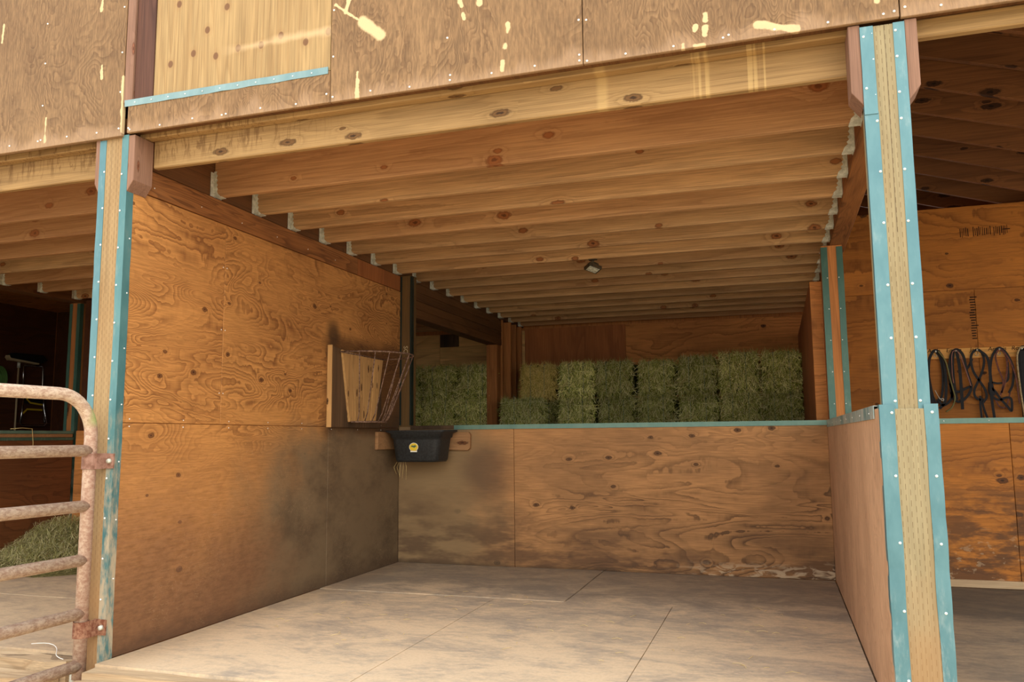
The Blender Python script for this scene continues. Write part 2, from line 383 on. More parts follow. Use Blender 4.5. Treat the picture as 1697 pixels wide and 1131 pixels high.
def hay_mat(name, cols):
    M = Mat(name, .8, 0, .2)
    g = M.nt.nodes.new('ShaderNodeNewGeometry')
    r = M.nt.nodes.new('ShaderNodeValToRGB'); M.nt.links.new(g.outputs['Random Per Island'], r.inputs[0])
    el = r.color_ramp.elements
    while len(el) < len(cols): el.new(.5)
    for i, (p, c) in enumerate(cols): el[i].position = p; el[i].color = lin(*c)
    c = M.hsv(r.outputs[0], (M.rnd*31.7).fract()*.6+.7)
    M.col(c); return M.m
HAY = hay_mat('green_hay', [(0, (70, 74, 30)), (.3, (146, 150, 68)), (.55, (206, 204, 108)), (.8, (252, 244, 178)), (1, (156, 130, 72))])
HAYY = hay_mat('straw_hay', [(0, (142, 128, 58)), (.35, (184, 160, 84)), (.65, (208, 184, 104)), (.85, (222, 200, 128)), (1, (140, 104, 54))])
HAYL = hay_mat('loose_hay', [(0, (150, 150, 84)), (.35, (186, 182, 116)), (.65, (214, 206, 150)), (.85, (234, 222, 176)), (1, (134, 124, 70))])
HCORE = simple('hay_core', (92, 98, 42), .95, 0, (40, 42, 16), 30)
HCOREY = simple('straw_core', (112, 96, 44), .95, 0, (70, 56, 24), 30)

# ------------------------------------------------------------------ mesh helpers
class MB:
    def __init__(s): s.v = []; s.f = []; s.sm = []
    def add(s, vs, fs, smooth=False):
        o = len(s.v); s.v += [tuple(v) for v in vs]; s.f += [tuple(i+o for i in f) for f in fs]; s.sm += [smooth]*len(fs); return s
    def box(s, x0, x1, y0, y1, z0, z1):
        vs = [(x, y, z) for z in (z0, z1) for y in (y0, y1) for x in (x0, x1)]
        return s.add(vs, [(0, 2, 3, 1), (4, 5, 7, 6), (0, 1, 5, 4), (2, 6, 7, 3), (0, 4, 6, 2), (1, 3, 7, 5)])
    def prism(s, pts, axis, a, b):
        """2-D outline extruded along an axis"""
        def mk(p, k): return {'x': (k, p[0], p[1]), 'y': (p[0], k, p[1]), 'z': (p[0], p[1], k)}[axis]
        n = len(pts); vs = [mk(p, a) for p in pts]+[mk(p, b) for p in pts]
        return s.add(vs, [tuple(range(n))[::-1], tuple(range(n, 2*n))]+[(i, (i+1) % n, n+(i+1) % n, n+i) for i in range(n)])
    def tube(s, pts, r, k=8, caps=True, closed=False):
        pts = [Vector(p) for p in pts]; n = len(pts); vs = []
        rs = r if isinstance(r, (list, tuple)) else [r]*n
        up = None
        for i, p in enumerate(pts):
            a = pts[(i-1) % n] if (i > 0 or closed) else p; b = pts[(i+1) % n] if (i < n-1 or closed) else p
            t = (b-a).normalized()
            if up is None: up = t.orthogonal().normalized()
            up = (up - t*up.dot(t)); up = up.normalized() if up.length > 1e-6 else t.orthogonal().normalized()
            w_ = t.cross(up)
            for j in range(k):
                q = 2*PI*j/k; vs.append(p + (up*math.cos(q)+w_*math.sin(q))*rs[i])
        fs = []
        for i in range(n if closed else n-1):
            a0 = i*k; b0 = ((i+1) % n)*k
            for j in range(k): fs.append((a0+j, a0+(j+1) % k, b0+(j+1) % k, b0+j))
        if caps and not closed: fs += [tuple(range(k))[::-1], tuple(range((n-1)*k, n*k))]
        return s.add(vs, fs, True)
    def ribbon(s, pts, wdt, thk, nrm):
        pts = [Vector(p) for p in pts]; nrm = Vector(nrm).normalized(); vs = []; n = len(pts)
        for i, p in enumerate(pts):
            t = (pts[min(i+1, n-1)]-pts[max(i-1, 0)]).normalized(); sd_ = t.cross(nrm).normalized()
            for (a, b) in ((-1, -1), (1, -1), (1, 1), (-1, 1)): vs.append(p+sd_*wdt/2*a+nrm*thk/2*b)
        fs = [(3, 2, 1, 0), tuple(range(4*n-4, 4*n))]
        for i in range(n-1):
            for j in range(4): fs.append((i*4+j, i*4+(j+1) % 4, i*4+4+(j+1) % 4, i*4+4+j))
        return s.add(vs, fs)
    def dome(s, c, nrm, r, k=6):
        c = Vector(c); nrm = Vector(nrm).normalized(); u = nrm.orthogonal().normalized(); v = nrm.cross(u); vs = []
        for h, q in ((0, 1), (.45, .75)):
            for j in range(k):
                a = 2*PI*j/k; vs.append(c+nrm*r*h+(u*math.cos(a)+v*math.sin(a))*r*q)
        vs.append(c+nrm*r*.6)
        fs = [(j, (j+1) % k, k+(j+1) % k, k+j) for j in range(k)]+[(k+j, k+(j+1) % k, 2*k) for j in range(k)]
        return s.add(vs, fs, True)
    def mesh(s, name, mat):
        me = bpy.data.meshes.new(name); me.from_pydata(s.v, [], s.f)
        me.polygons.foreach_set('use_smooth', s.sm); me.materials.append(mat); me.update()
        bm = bmesh.new(); bm.from_mesh(me); bmesh.ops.recalc_face_normals(bm, faces=bm.faces); bm.to_mesh(me); bm.free()
        return me
    def build(s, name, mat, parent=None, bevel=0):
        o = bpy.data.objects.new(name, s.mesh(name, mat)); C.objects.link(o)
        if parent is not None: o.parent = parent
        if bevel:
            b = o.modifiers.new('bevel', 'BEVEL'); b.width = bevel; b.segments = 1; b.limit_method = 'ANGLE'
        return o

def box(name, mat, b, parent=None, bevel=.003): return MB().box(*b).build(name, mat, parent, bevel)
def empty(name, loc=(0, 0, 0)):
    o = bpy.data.objects.new(name, None); C.objects.link(o); o.location = loc; o.empty_display_size = .1; return o
def tag(o, label=None, cat=None, group=None, kind=None):
    if label: o['label'] = label
    if cat: o['category'] = cat
    if group: o['group'] = group
    if kind: o['kind'] = kind
    return o
def struct(o): o['kind'] = 'structure'; return o
def copy_tree(o, parent=None):
    c = o.copy(); C.objects.link(c); c.parent = parent
    for ch in list(o.children): copy_tree(ch, c)
    return c
def text_mesh(name, body, size, mat, mw, parent, extrude=.0006, shear=0.0):
    cu = bpy.data.curves.new('t', 'FONT'); cu.body = body; cu.size = size; cu.extrude = extrude; cu.shear = shear
    cu.align_x = 'CENTER'; cu.align_y = 'CENTER'
    t = bpy.data.objects.new('t', cu); C.objects.link(t)
    dg = bpy.context.evaluated_depsgraph_get(); me = bpy.data.meshes.new_from_object(t.evaluated_get(dg))
    bpy.data.objects.remove(t); me.transform(mw); me.materials.clear(); me.materials.append(mat)
    o = bpy.data.objects.new(name, me); C.objects.link(o); o.parent = parent; return o
def face_to_minus_y(x, y, z, roll=0):     # text in the xz plane facing -y
    return Matrix.Translation((x, y, z)) @ Matrix.Rotation(roll, 4, 'Y') @ Matrix.Rotation(PI/2, 4, 'X')

W, D, H = 3.684, 3.40, 1.22
# ------------------------------------------------------------------ ground and floors
def grid_ground(name, mat, x0, x1, y0, y1, nx, ny, zf):
    vs = [(x0+(x1-x0)*i/nx, y0+(y1-y0)*j/ny, 0) for j in range(ny+1) for i in range(nx+1)]
    vs = [(x, y, zf(x, y)) for x, y, _ in vs]
    fs = [(j*(nx+1)+i, j*(nx+1)+i+1, (j+1)*(nx+1)+i+1, (j+1)*(nx+1)+i) for j in range(ny) for i in range(nx)]
    return struct(MB().add(vs, fs, True).build(name, mat))
def gz(x, y):
    return -.11 + .02*mnoise.noise(Vector((x*1.5, y*1.5, 0))) + .012*mnoise.noise(Vector((x*7, y*7, 3)))
grid_ground('ground', DIRT, -14, 18, -22, .04, 220, 160, gz)
grid_ground('ground', DIRT, -16, -8.0, .04, 9, 20, 20, gz)
fl = struct(box('floor', FLR, (-8, 8, .02, 7.6, -.20, -.025), bevel=0))
mats = [(.006, 1.388, -.06, 2.058, .0), (1.393, 2.602, -.06, 2.098, .0), (2.607, W-.006, -.06, 2.098, .0), (.006, 1.883, 2.066, D-.005, .003), (1.891, W-.006, 2.1, D-.005, .0)]
def mat_piece(x0, x1, y0, y1, dz, parent, name='rubber_mat', wob=.006):
    nx = max(4, int((x1-x0)/.14)); ny = max(4, int((y1-y0)/.14)); vs = []; fs = []
    for zt in (0, 1):
        for j in range(ny+1):
            for i in range(nx+1):
                x = x0+(x1-x0)*i/nx; y = y0+(y1-y0)*j/ny
                if i in (0, nx): x += mnoise.noise(Vector((x, y*2.2, 5)))*wob*.4
                if j in (0, ny): y += mnoise.noise(Vector((x*2.2, y, 9)))*wob*.4
                z = -.022 if zt == 0 else dz+.0025*mnoise.noise(Vector((x*1.1, y*1.1, 2)))
                vs.append((x, y, z))
    n = (nx+1)*(ny+1)
    for j in range(ny):
        for i in range(nx):
            a = j*(nx+1)+i; fs.append((n+a, n+a+1, n+a+nx+2, n+a+nx+1)); fs.append((a, a+nx+1, a+nx+2, a+1))
    for i in range(nx):
        fs.append((i, i+1, n+i+1, n+i)); k = ny*(nx+1)+i; fs.append((k+1, k, n+k, n+k+1))
    for j in range(ny):
        a = j*(nx+1); fs.append((a+nx+1, a, n+a, n+a+nx+1)); k = a+nx; fs.append((k, k+nx+1, n+k+nx+1, n+k))
    return MB().add(vs, fs, False).build(name, MATM, parent)
for mm in mats: mat_piece(*mm, fl)
mat_piece(-3.74, -.21, 1.30, D-.02, -.004, fl); mat_piece(-3.74, -.21, .10, 1.29, -.006, fl)
MATM_ = MATM; MATM = MATR
mat_piece(3.93, 6.9, .1, 1.62, -.004, fl); mat_piece(3.93, 6.9, 1.625, D-.05, -.004, fl)
MATM = MATM_
# timber threshold boards at the front of the stall
def rough_board(name, x0, x1, y0, y1, z0, z1, parent, mat=SILL, amp=.014):
    n = 26; vs = []; fs = []
    for i in range(n+1):
        x = x0+(x1-x0)*i/n
        for (yy, zz) in ((y0, z0), (y0, z1), ((y0+y1)/2, z1), (y1, z1), (y1, z0)):
            dy = amp*mnoise.noise(Vector((x*4, yy*9, 1))); dz = amp*.7*mnoise.noise(Vector((x*5, yy*11, zz*9+4)))
            vs.append((x, yy+dy, zz+(dz if zz == z1 else 0)))
    for i in range(n):
        for j in range(5): fs.append((i*5+j, i*5+(j+1) % 5, i*5+5+(j+1) % 5, i*5+5+j))
    fs += [tuple(range(5)), tuple(range(n*5, n*5+5))[::-1]]
    return MB().add(vs, fs).build(name, mat, parent)
sl = tag(empty('threshold_sill', (0, -.1, -.1)), 'worn pale timber threshold at the front edge of the floor, starting beside the left post', 'sill')
sl_off = (0, .1, .1)
for o in (rough_board('board', .02, 3.66, -.155, -.065, -.13, -.012, sl), rough_board('board', .0, 3.5, -.27, -.165, -.13, -.045, sl)): o.location = sl_off
s2 = tag(empty('threshold_timber', (-2, -.0, -.1)), 'rough broken timber edge between the neighbouring stall floor and the dirt, behind the gate', 'sill')
for o in (rough_board('board', -3.7, -.22, -.03, .09, -.13, -.02, s2, amp=.03), rough_board('board', -3.5, -.25, -.20, -.05, -.13, -.06, s2, amp=.04)): o.location = (2, 0, .1)

# ------------------------------------------------------------------ walls
def panel(parent, mat, b, name='plywood_sheet'): return box(name, mat, b, parent, .0025)
def heads(parent, pts, nrm, r=.0055, name='nail_heads'):
    mb = MB()
    for p_ in pts: mb.dome(p_, nrm, r)
    o = mb.build(name, SCREW, parent); o['kind'] = 'stuff'; return o

wl = struct(box('wall_left', LUMZ, (-.178, -.014, .15, 3.412, -.02, 2.62), bevel=0))
for b in ((-.0125, 0, .004, 2.155, .0, 1.203), (-.0125, 0, 2.158, D-.002, .0, 1.203), (-.0125, 0, .004, .852, 1.206, 2.478), (-.0125, 0, .855, 3.412, 1.206, 2.478)):
    panel(wl, PLY_L, b)
box('trim_board', PLY_M, (-.0125, .008, .05, 2.57, 2.40+.082, 2.622), wl)
box('trim_board', PLY_V, (-.0125, .005, 2.573, 3.40, 2.482, 2.622), wl)
for b in ((-.19, -.18, .15, 3.3, -.02, 1.2), (-.19, -.18, .15, 3.3, 1.203, 2.62)): panel(wl, PLY_S, b)
rr = random.Random(3)
pts = [(.0, y, z) for z in (1.185, 1.225) for y in [.1+.42*i for i in range(8)]]+[(.0, y, z) for y in (.835, .872) for z in (1.4, 1.8, 2.2)]+[(.008, .2+.4*i, 2.53) for i in range(6)]
heads(wl, pts, (1, 0, 0), .004)

wbk = struct(box('wall_back', LUMZ, (.12, W+.01, D+.014, D+.11, -.02, H-.02), bevel=0))
for b in ((.0, 1.107, D, D+.013, .0, H-.005), (1.110, W, D, D+.013, .0, H-.005)): panel(wbk, PLY_B, b)
for b in ((0.12, 1.9, D+.111, D+.123, 0, H-.01), (1.902, W, D+.111, D+.123, 0, H-.01)): panel(wbk, PLY_S, b)
cp = MB().prism([(D-.012, H-.035), (D-.012, H+.004), (D+.13, H+.004), (D+.13, H-.03), (D+.126, H-.03), (D+.126, H-.001), (D-.008, H-.001), (D-.008, H-.035)], 'x', .55, W+.02).build('cap_flashing', TEALC, wbk)
box('cap_board', OLDB, (.12, .55, D-.012, D+.13, H-.03, H+.004), wbk)

wr_ = struct(box('wall_right', LUMZ, (W+.014, W+.186, .13, D, -.02, H-.02), bevel=0))
panel(wr_, PLY_R, (W, W+.0135, .012, 2.56, 0, H-.01)); panel(wr_, PLY_R, (W, W+.0135, 2.563, D-.002, 0, H-.01))
panel(wr_, PLY_T, (W+.187, W+.2, .012, 2.56, 0, H-.01)); panel(wr_, PLY_T, (W+.187, W+.2, 2.563, D-.002, 0, H-.01))
MB().prism([(W-.006, H-.05), (W-.006, H+.004), (W+.206, H+.004), (W+.206, H-.05), (W+.202, H-.05), (W+.202, H), (W-.002, H), (W-.002, H-.05)], 'y', .14, D-.013).build('cap_flashing', flashing('worn_cap', (120, 158, 160), (214, 210, 196), .9, .5, 3), wr_)
heads(wr_, [(W-.006, .3+.4*i, H-.025) for i in range(8)], (-1, 0, 0), .004)

# right bay : half wall, tack wall
wrb = struct(box('wall_back_right', LUMZ, (W+.21, 8, D+.014, D+.11, -.02, H-.02), bevel=0))
for b in ((W+.205, 4.93, D, D+.013, 0.0, H-.005), (4.933, 6.3, D, D+.013, 0.0, H-.005), (6.303, 8, D, D+.013, 0, H-.005)): panel(wrb, PLY_T, b)
MB().prism([(D-.012, H-.035), (D-.012, H+.004), (D+.13, H+.004), (D+.13, H-.03), (D+.126, H-.03), (D+.126, H), (D-.008, H), (D-.008, H-.035)], 'x', W+.21, 8).build('cap_flashing', TEALC, wrb)
heads(wrb, [(4.2+.3*i, D-.012, H-.015) for i in range(12)], (0, -1, 0), .005)
box('base_board', SILL, (W+.21, 8, D-.03, D-.001, -.004, .05), wrb)
YT = 4.95
wt = struct(box('wall_tack', LUMZ, (3.88, 8, YT+.014, YT+.1, -.02, 3.22), bevel=0))
for b in ((3.88, 5.1, YT, YT+.013, 0, 2.437), (5.103, 6.35, YT, YT+.013, 0, 2.437), (6.353, 8, YT, YT+.013, 0, 2.437), (3.88, 6.3, YT, YT+.013, 2.441, 3.23), (6.303, 8, YT, YT+.013, 2.441, 3.23)):
    panel(wt, PLY_T, b)
mk = MB()
for i in range(26):
    x = 5.02+i*.0155+.002*rr.random()
    if i in (5, 6, 17): continue
    mk.box(x, x+.004+.004*rr.random(), YT-.0012, YT+.001, 2.93+.02*rr.random(), 3.03-.02*rr.random())
for i in range(17):
    z = 2.36-i*.024; x = 5.05+.012*rr.random(); mk.box(x, x+.03+.03*rr.random(), YT-.0012, YT+.001, z, z+.008+.006*rr.random())
for i in range(9):
    z = 2.2-i*.024; x = 4.28+.012*rr.random(); mk.box(x, x+.03+.02*rr.random(), YT-.0012, YT+.001, z, z+.01)
mo = mk.build('grade_stamp', INK, wt); mo['kind'] = 'stuff'
text_mesh('grade_stamp', '1', .09, INK, face_to_minus_y(5.40, YT-.001, 2.985, PI/2), wt)

# left bay
wlb = struct(box('wall_back_left', LUMZ, (-3.72, -.2, D+.014, D+.11, -.02, 2.62), bevel=0))
for b in ((-3.76, -2.5, D, D+.013, 0, H), (-2.497, -.2, D, D+.013, 0, H), (-3.72, -2.5, D, D+.013, H+.003, 2.62), (-2.497, -.2, D, D+.013, H+.003, 2.62)): panel(wlb, PLY_S if b[4] == 0 else PLY_K, b)
wfl = struct(box('wall_far_left', LUMZ, (-3.965, -3.785, .1, D-.02, -.02, 1.12), bevel=0))
for b in ((-3.784, -3.772, .1, 1.9, 0, 1.12), (-3.784, -3.772, 1.903, D-.02, 0, 1.12), (-3.978, -3.966, .1, D, 0, 1.15)): panel(wfl, PLY_G, b)
box('sill_board', BOARDX, (-3.975, -3.778, .1, D-.02, 1.152, 1.188), wfl)
box('cap_flashing', TEALC, (-3.98, -3.768, .1, D-.02, 1.189, 1.22), wfl)
box('edge_flashing', TEALD, (-3.98, -3.768, .1, D-.02, 1.121, 1.151), wfl)
wd = struct(box('wall_dark_room', LUMZ, (-6.2, -6.113, -.02, 5.3, -.02, 3.0), bevel=0))
for b in ((-6.112, -6.1, 0, 2.5, 0, 3), (-6.112, -6.1, 2.503, 4.3, 0, 3), (-6.112, -6.1, 4.303, 5.24, 0, 1.35), (-6.112, -6.1, 4.303, 5.24, 1.353, 3)): panel(wd, PLY_K, b)
wff = struct(box('wall_front_left', PLY_K, (-6.2, -3.98, -.02, .1, -.1, 2.9), bevel=0))

# rear
YR = 7.4
wre = struct(box('wall_rear', LUMZ, (-6.2, 8, YR+.014, YR+.12, -.02, 2.9), bevel=0))
for b, mt in (((-6.2, -3.0, YR, YR+.013, 0, 2.64), PLY_S), ((-2.997, -1.285, YR, YR+.013, 0, 2.6), PLY_P), ((-1.282, 0, YR, YR+.013, 0, 2.415), PLY_P), ((-.99, 0, YR, YR+.013, 2.418, 2.6), PLY_P),
              ((0.003, 1.42, YR, YR+.013, 0, 2.62), PLY_V), ((1.423, 3.9, YR, YR+.013, 0, 2.62), PLY_S), ((3.9, 8, YR, YR+.013, 0, 2.62), PLY_S)): panel(wre, mt, b)
panel(wre, OLDB, (-1.282, -.993, YR-.004, YR+.013, 2.418, 2.6))
box('painted_patch', simple('teal_patch', (96, 116, 92), .8), (-1.9, -1.45, YR-.006, YR, 1.25, 1.72), wre)
struct(box('wall_lightblock_side', PLY_K, (-3.975, -3.93, D+.16, 5.3, -.02, 2.6), bevel=0)); struct(box('wall_lightblock_rear', PLY_K, (-6.1, -3.976, 5.25, 5.3, -.02, 2.9), bevel=0))  # unseen walls added to keep hay store daylight out of the dark room
# partition between hay store and tack room
wst = struct(box('wall_storage', LUMZ, (3.628, 3.70, D+.2, YR-.002, -.02, 2.35), bevel=0))
for b in ((3.614, 3.627, D+.2, 5.7, 0, 2.36), (3.614, 3.627, 5.703, YR-.002, 0, 2.36)): panel(wst, PLY_V, b)
box('end_board', PLY_S, (3.614, 3.704, D+.185, D+.198, 0, 2.36), wst)
# stud partition at the back left
wsp = struct(box('wall_stud_partition', LUMZ, (-.14, 0, 6.40, YR-.002, -.02, .02), bevel=0))
for i, y in enumerate((6.42, 6.66, 6.90, 7.14)): box('stud', LUMZ, (-.13, .0+(.03 if i else 0), y, y+.042, .02, 2.62), wsp)
# storage deck hidden behind the half wall
fs_ = struct(MB().box(-4.0, 3.61, 5.0, YR-.01, 1.14, 1.2).box(-3.9, 3.55, 5.05, 5.2, -.03, 1.14).box(-3.9, 3.55, 6.2, 6.35, -.03, 1.14).build('floor_storage', DECK))

# ------------------------------------------------------------------ ceiling : deck, girders, joists, hangers
JY = [.734+.4285*k for k in range(16)]
ce = struct(box('ceiling', PLY_S, (-6.2, 3.93, .142, 7.5, 2.885, 2.90), bevel=0))
def lumber(name, mat, b, parent): return box(name, mat, b, parent, .005)
# ledgers and beams
lumber('girder', GIRD, (-.16, -.016, .15, 7.4, 2.632, 2.884), ce)
for k in range(4): lumber('beam_lamination', GIRD, (-.165+.004*(k % 2), -.004-.003*(k % 2), 3.54, 6.40, 2.285+.086*k, 2.285+.086*k+.084), ce)
lumber('girder', PLY_M, (3.772, 3.90, .145, 7.4, 2.615, 2.884), ce)
lumber('girder', GIRD, (-3.93, -3.785, .145, 7.4, 2.600, 2.884), ce)
def hanger_mesh(side):
    """U-shaped joist hanger; origin at the joist's front bottom corner on the girder face; side=+1 opens to +x"""
    mb = MB(); t = .0025; wj = .042; s = side
    zz = [(.0, 0), (.058, 0), (.050, .022), (.030, .040), (.036, .052), (.022, .066), (.030, .080), (.018, .094), (.026, .110), (.016, .124), (.024, .140), (.014, .160), (.0, .160)]
    if side > 0: zz = [(.0, -.004), (.052, -.004), (.044, .008), (.030, .020), (.024, .036), (.030, .050), (.021, .064), (.027, .078), (.018, .092), (.026, .108), (.017, .122), (.024, .138), (.016, .150), (.02, .165), (.0, .165)]
    for (ya, yb) in ((-t, 0), (wj, wj+t)):
        mb.prism([(s*a, b) for a, b in zz], 'y', ya, yb)
    mb.box(min(0, s*.06), max(0, s*.06), -t, wj+t, -t-.001, -.001)
    for ya in (-.034, wj+t):                       # face flanges nailed to the girder
        x0, x1 = sorted((s*-.001, s*.002)); mb.box(x0, x1, ya, ya+.031, -.0, .155)
    for k in range(3): mb.dome((s*.016, -t, .03+.045*k), (0, -1, 0), .005)
    return mb.mesh('joist_hanger', GALV)
HM = {1: hanger_mesh(1), -1: hanger_mesh(-1)}
def joist(x0, x1, y, zb=2.632, hang=(1, 1), h=.25):
    j = MB().box(0, x1-x0, 0, .040, 0, h).build('joist', JOIST, ce, .004); j.location = (x0, y, zb)
    for on, s, xx in ((hang[0], 1, 0), (hang[1], -1, x1-x0)):
        if on:
            o = bpy.data.objects.new('hanger', HM[s]); C.objects.link(o); o.parent = j; o.location = (xx, -.001, 0)
            o.rotation_euler = (0, 0, rr.uniform(-.03, .03))
    return j
for y in JY: joist(-.012, 3.770, y)
for y in JY: joist(-3.783, -.192 if y < 3.3 else -.167, y, zb=2.625, hang=(1, y < 3.3))
lumber('header', HEAD, (.045, W-.015, .141, .18, 2.622, 2.87), ce)
lumber('header', HEAD, (-3.95, -.205, .141, .18, 2.608, 2.87), ce)

# ------------------------------------------------------------------ front facade
wf = struct(MB().box(-7, 8, .142, .17, 2.90, 5.2).build('wall_front', PLY_K))
Z0 = 2.778
for b in ((1.256, 2.545, -.018, .002, Z0, 5.2), (2.549, 3.848, -.018, .002, Z0, 5.2), (3.853, 5.15, -.018, .002, Z0-.004, 5.2), (5.153, 8, -.018, .002, Z0-.004, 5.2),
          (.0, 1.253, -.018, .002, Z0, 2.945), (-1.35, -.032, -.024, .002, Z0-.014, 5.2), (-7, -1.353, -.024, .002, Z0-.014, 5.2)):
    panel(wf, PLY_F, b)
panel(wf, PLY_H, (.162, 1.250, -.012, .002, 2.948, 5.2), 'hatch_panel')
box('stud', REDW, (.03, .155, -.010, .003, 2.95, 5.2), wf)
box('jamb_board', CORB, (-.028, .026, -.022, .003, 2.95, 5.2), wf)
def bent_strip(name, mat, parent, x0, x1, y, z, hgt, n=30):
    vs = []; fs = []
    for i in range(n+1):
        x = x0+(x1-x0)*i/n; dz = .0035*mnoise.noise(Vector((x*7, 0, 1))); dy = .004*mnoise.noise(Vector((x*9, 5, 1)))
        vs += [(x, y+dy, z+dz), (x, y-.002, z+hgt+dz*.5), (x, y+.003, z+hgt+dz*.5), (x, y+.003+dy, z+dz)]
    for i in range(n):
        for j in range(4): fs.append((i*4+j, i*4+(j+1) % 4, i*4+4+(j+1) % 4, i*4+4+j))
    fs += [(0, 1, 2, 3), (n*4+3, n*4+2, n*4+1, n*4)]
    return MB().add(vs, fs).build(name, mat, parent)
bent_strip('drip_flashing', flashing('pale_drip_flashing', (112, 142, 144), lowz=.5), wf, -.02, 1.243, -.021, 2.928, .036)
lumber('rim_board', HEAD, (.0, 3.70, .077, .138, 2.774, 2.87), wf)
box('gap_shade_board', GIRD, (-3.95, 8, .022, .0765, 2.80, 2.88), wf, 0)  # dark strip added in the facade gap, its colour stands in for shade
lumber('rim_board', HEAD, (-3.95, -.2, .077, .138, 2.762, 2.87), wf)
lumber('rim_board', HEAD, (3.91, 8, .077, .12, 2.72, 2.80), wf)
pts = []
for x in (1.27, 1.9, 2.53, 2.565, 3.2, 3.83, 3.87, 4.4, -.05, -.6, -1.2, .02, .6, 1.235):
    for z in (2.81, 3.0, 3.25, 3.5):
        if 0 < x < 1.25 and z > 2.95: continue
        pts.append((x+rr.uniform(-.02, .02)*(x in (1.9, 3.2, .6)), -.019 if x > -.01 else -.025, z+rr.uniform(-.02, .02)))
for i in range(26): pts.append((-1.25+i*.21, -.019 if i > 5 else -.025, 2.80+rr.uniform(-.006, .006)))
heads(wf, pts, (0, -1, 0), .0058)
heads(wf, [(.05+.11*i, -.023, 2.945) for i in range(11)], (0, -1, 0), .004, 'nail_heads')

# ------------------------------------------------------------------ roof over the right bay
rf = struct(empty('roof', (4.5, 0, 3.55))); sl_ = -.30
dk = MB().prism([(3.7, 4.0), (9, 4.0+sl_*5.3), (9, 4.03+sl_*5.3), (3.7, 4.03)], 'y', .05, 7.6).build('roof_deck', RAFT, rf); dk.location = (-4.5, 0, -3.55)
for k in range(14):
    y = .43+.47*k-.02
    o = MB().prism([(-.62, .186), (3.8, -1.14), (3.8, -.93), (-.62, .396)], 'y', 0, .04).build('rafter', RAFT, rf, .003); o.location = (0, y, 0)
wlo = struct(MB().prism([(3.905, 2.90), (3.93, 2.90), (3.93, 4.0), (3.905, 4.0)], 'y', .1, 7.5).build('wall_loft', PLY_K))

# ------------------------------------------------------------------ posts
def strip(mat, parent, x0, x1, y, z0, z1, side, leg=.045, wob=.003, n=34):
    """L-shaped flashing on a post's front edge: face from x0..x1, leg going back on side"""
    vs = []; fs = []; t = .0022
    xe = x1 if side > 0 else x0; xi = x0 if side > 0 else x1
    for i in range(n+1):
        z = z0+(z1-z0)*i/n; d = wob*mnoise.noise(Vector((z*3.2, xi*5, 2))); e = wob*.7*abs(mnoise.noise(Vector((z*5, xe*9, 7))))
        o_ = side*(t+e)
        vs += [(xi+d, y-t-e*.5, z), (xe+o_, y-t-e, z), (xe+o_, y+leg+d, z), (xe, y+leg+d, z), (xe, y-.0002, z), (xi+d, y-.0002, z)]
    for i in range(n):
        for j in range(6): fs.append((i*6+j, i*6+(j+1) % 6, i*6+6+(j+1) % 6, i*6+6+j))
    fs += [tuple(range(6)), tuple(range(n*6, n*6+6))[::-1]]
    return MB().add(vs, fs).build('metal_flashing', mat, parent)
def corbel(parent, x0, outward, y0=-.002, y1=.14, z0=2.45, z1=2.77, wd=.042, ch=.06):
    xa, xb = x0, x0+outward*wd
    return MB().prism([(xa, z0), (xa, z1), (xb, z1), (xb, z0+ch)], 'y', y0, y1).build('corbel_block', CORB, parent, .002)
# left front post
pl = tag(empty('timber_post', (-.095, .07, -.1)), 'weathered timber post with teal metal edges left of the stall, carrying the pipe gate', 'post')
def ploc(o, e): o.location = -Vector(e.location); return o
ploc(box('timber', POST_L, (-.188, -.0135, .0, .148, -.1, 2.776), pl, .004), pl)
ploc(strip(TEALB, pl, -.190, -.148, 0, 1.25, 2.76, -1), pl)
ploc(strip(flashing('dusty_teal_flashing', (70, 116, 118), (190, 172, 142), .95, .15, 1.75), pl, -.042, .0, 0, .0-.09, 2.775, 1, leg=.05, wob=.006), pl)
ploc(corbel(pl, .0018, 1, z0=2.455), pl); ploc(corbel(pl, -.1905, -1, wd=.03, z0=2.46), pl)
ploc(heads(pl, [(-.155, -.003, 1.35+.205*i) for i in range(7)]+[(-.034, -.004, .3+.205*i) for i in range(12)], (0, -1, 0), .006, 'screws'), pl)
ploc(heads(pl, [(.004, .035, .4+.3*i) for i in range(8)], (1, 0, 0), .005, 'screws'), pl)
# right front post
pr_ = tag(empty('timber_post', (3.785, .07, -.1)), 'tall timber post with slit marks between broad teal metal strips, right foreground', 'post')
ploc(box('timber', POST_R, (3.704, 3.862, .0, .12, -.1, 2.764), pr_, .004), pr_)
ploc(box('timber', POST_R, (3.69, 3.884, -.012, .011, -.1, 1.205), pr_, .003), pr_)
ploc(strip(TEALB, pr_, 3.702, 3.752, 0, 1.2, 2.40, -1, leg=.035), pr_); ploc(strip(TEALB, pr_, 3.702, 3.750, -.0035, 2.39, 2.762, -1, leg=.035), pr_)
ploc(strip(TEALB, pr_, 3.824, 3.864, 0, 1.2, 2.764, 1), pr_)
ploc(strip(TEALB, pr_, 3.687, 3.738, -.012, -.09, 1.222, -1, leg=.05, wob=.005), pr_); ploc(strip(TEALB, pr_, 3.842, 3.887, -.012, -.09, 1.222, 1, leg=.05, wob=.007), pr_)
ploc(corbel(pr_, 3.6995, -1, z0=2.43, z1=2.775, wd=.045), pr_); ploc(corbel(pr_, 3.8665, 1, z0=2.43, z1=2.77, wd=.045), pr_)
zs_ = [1.235, 1.48, 1.69, 1.94, 2.15, 2.36, 2.47, 2.62, 2.73]
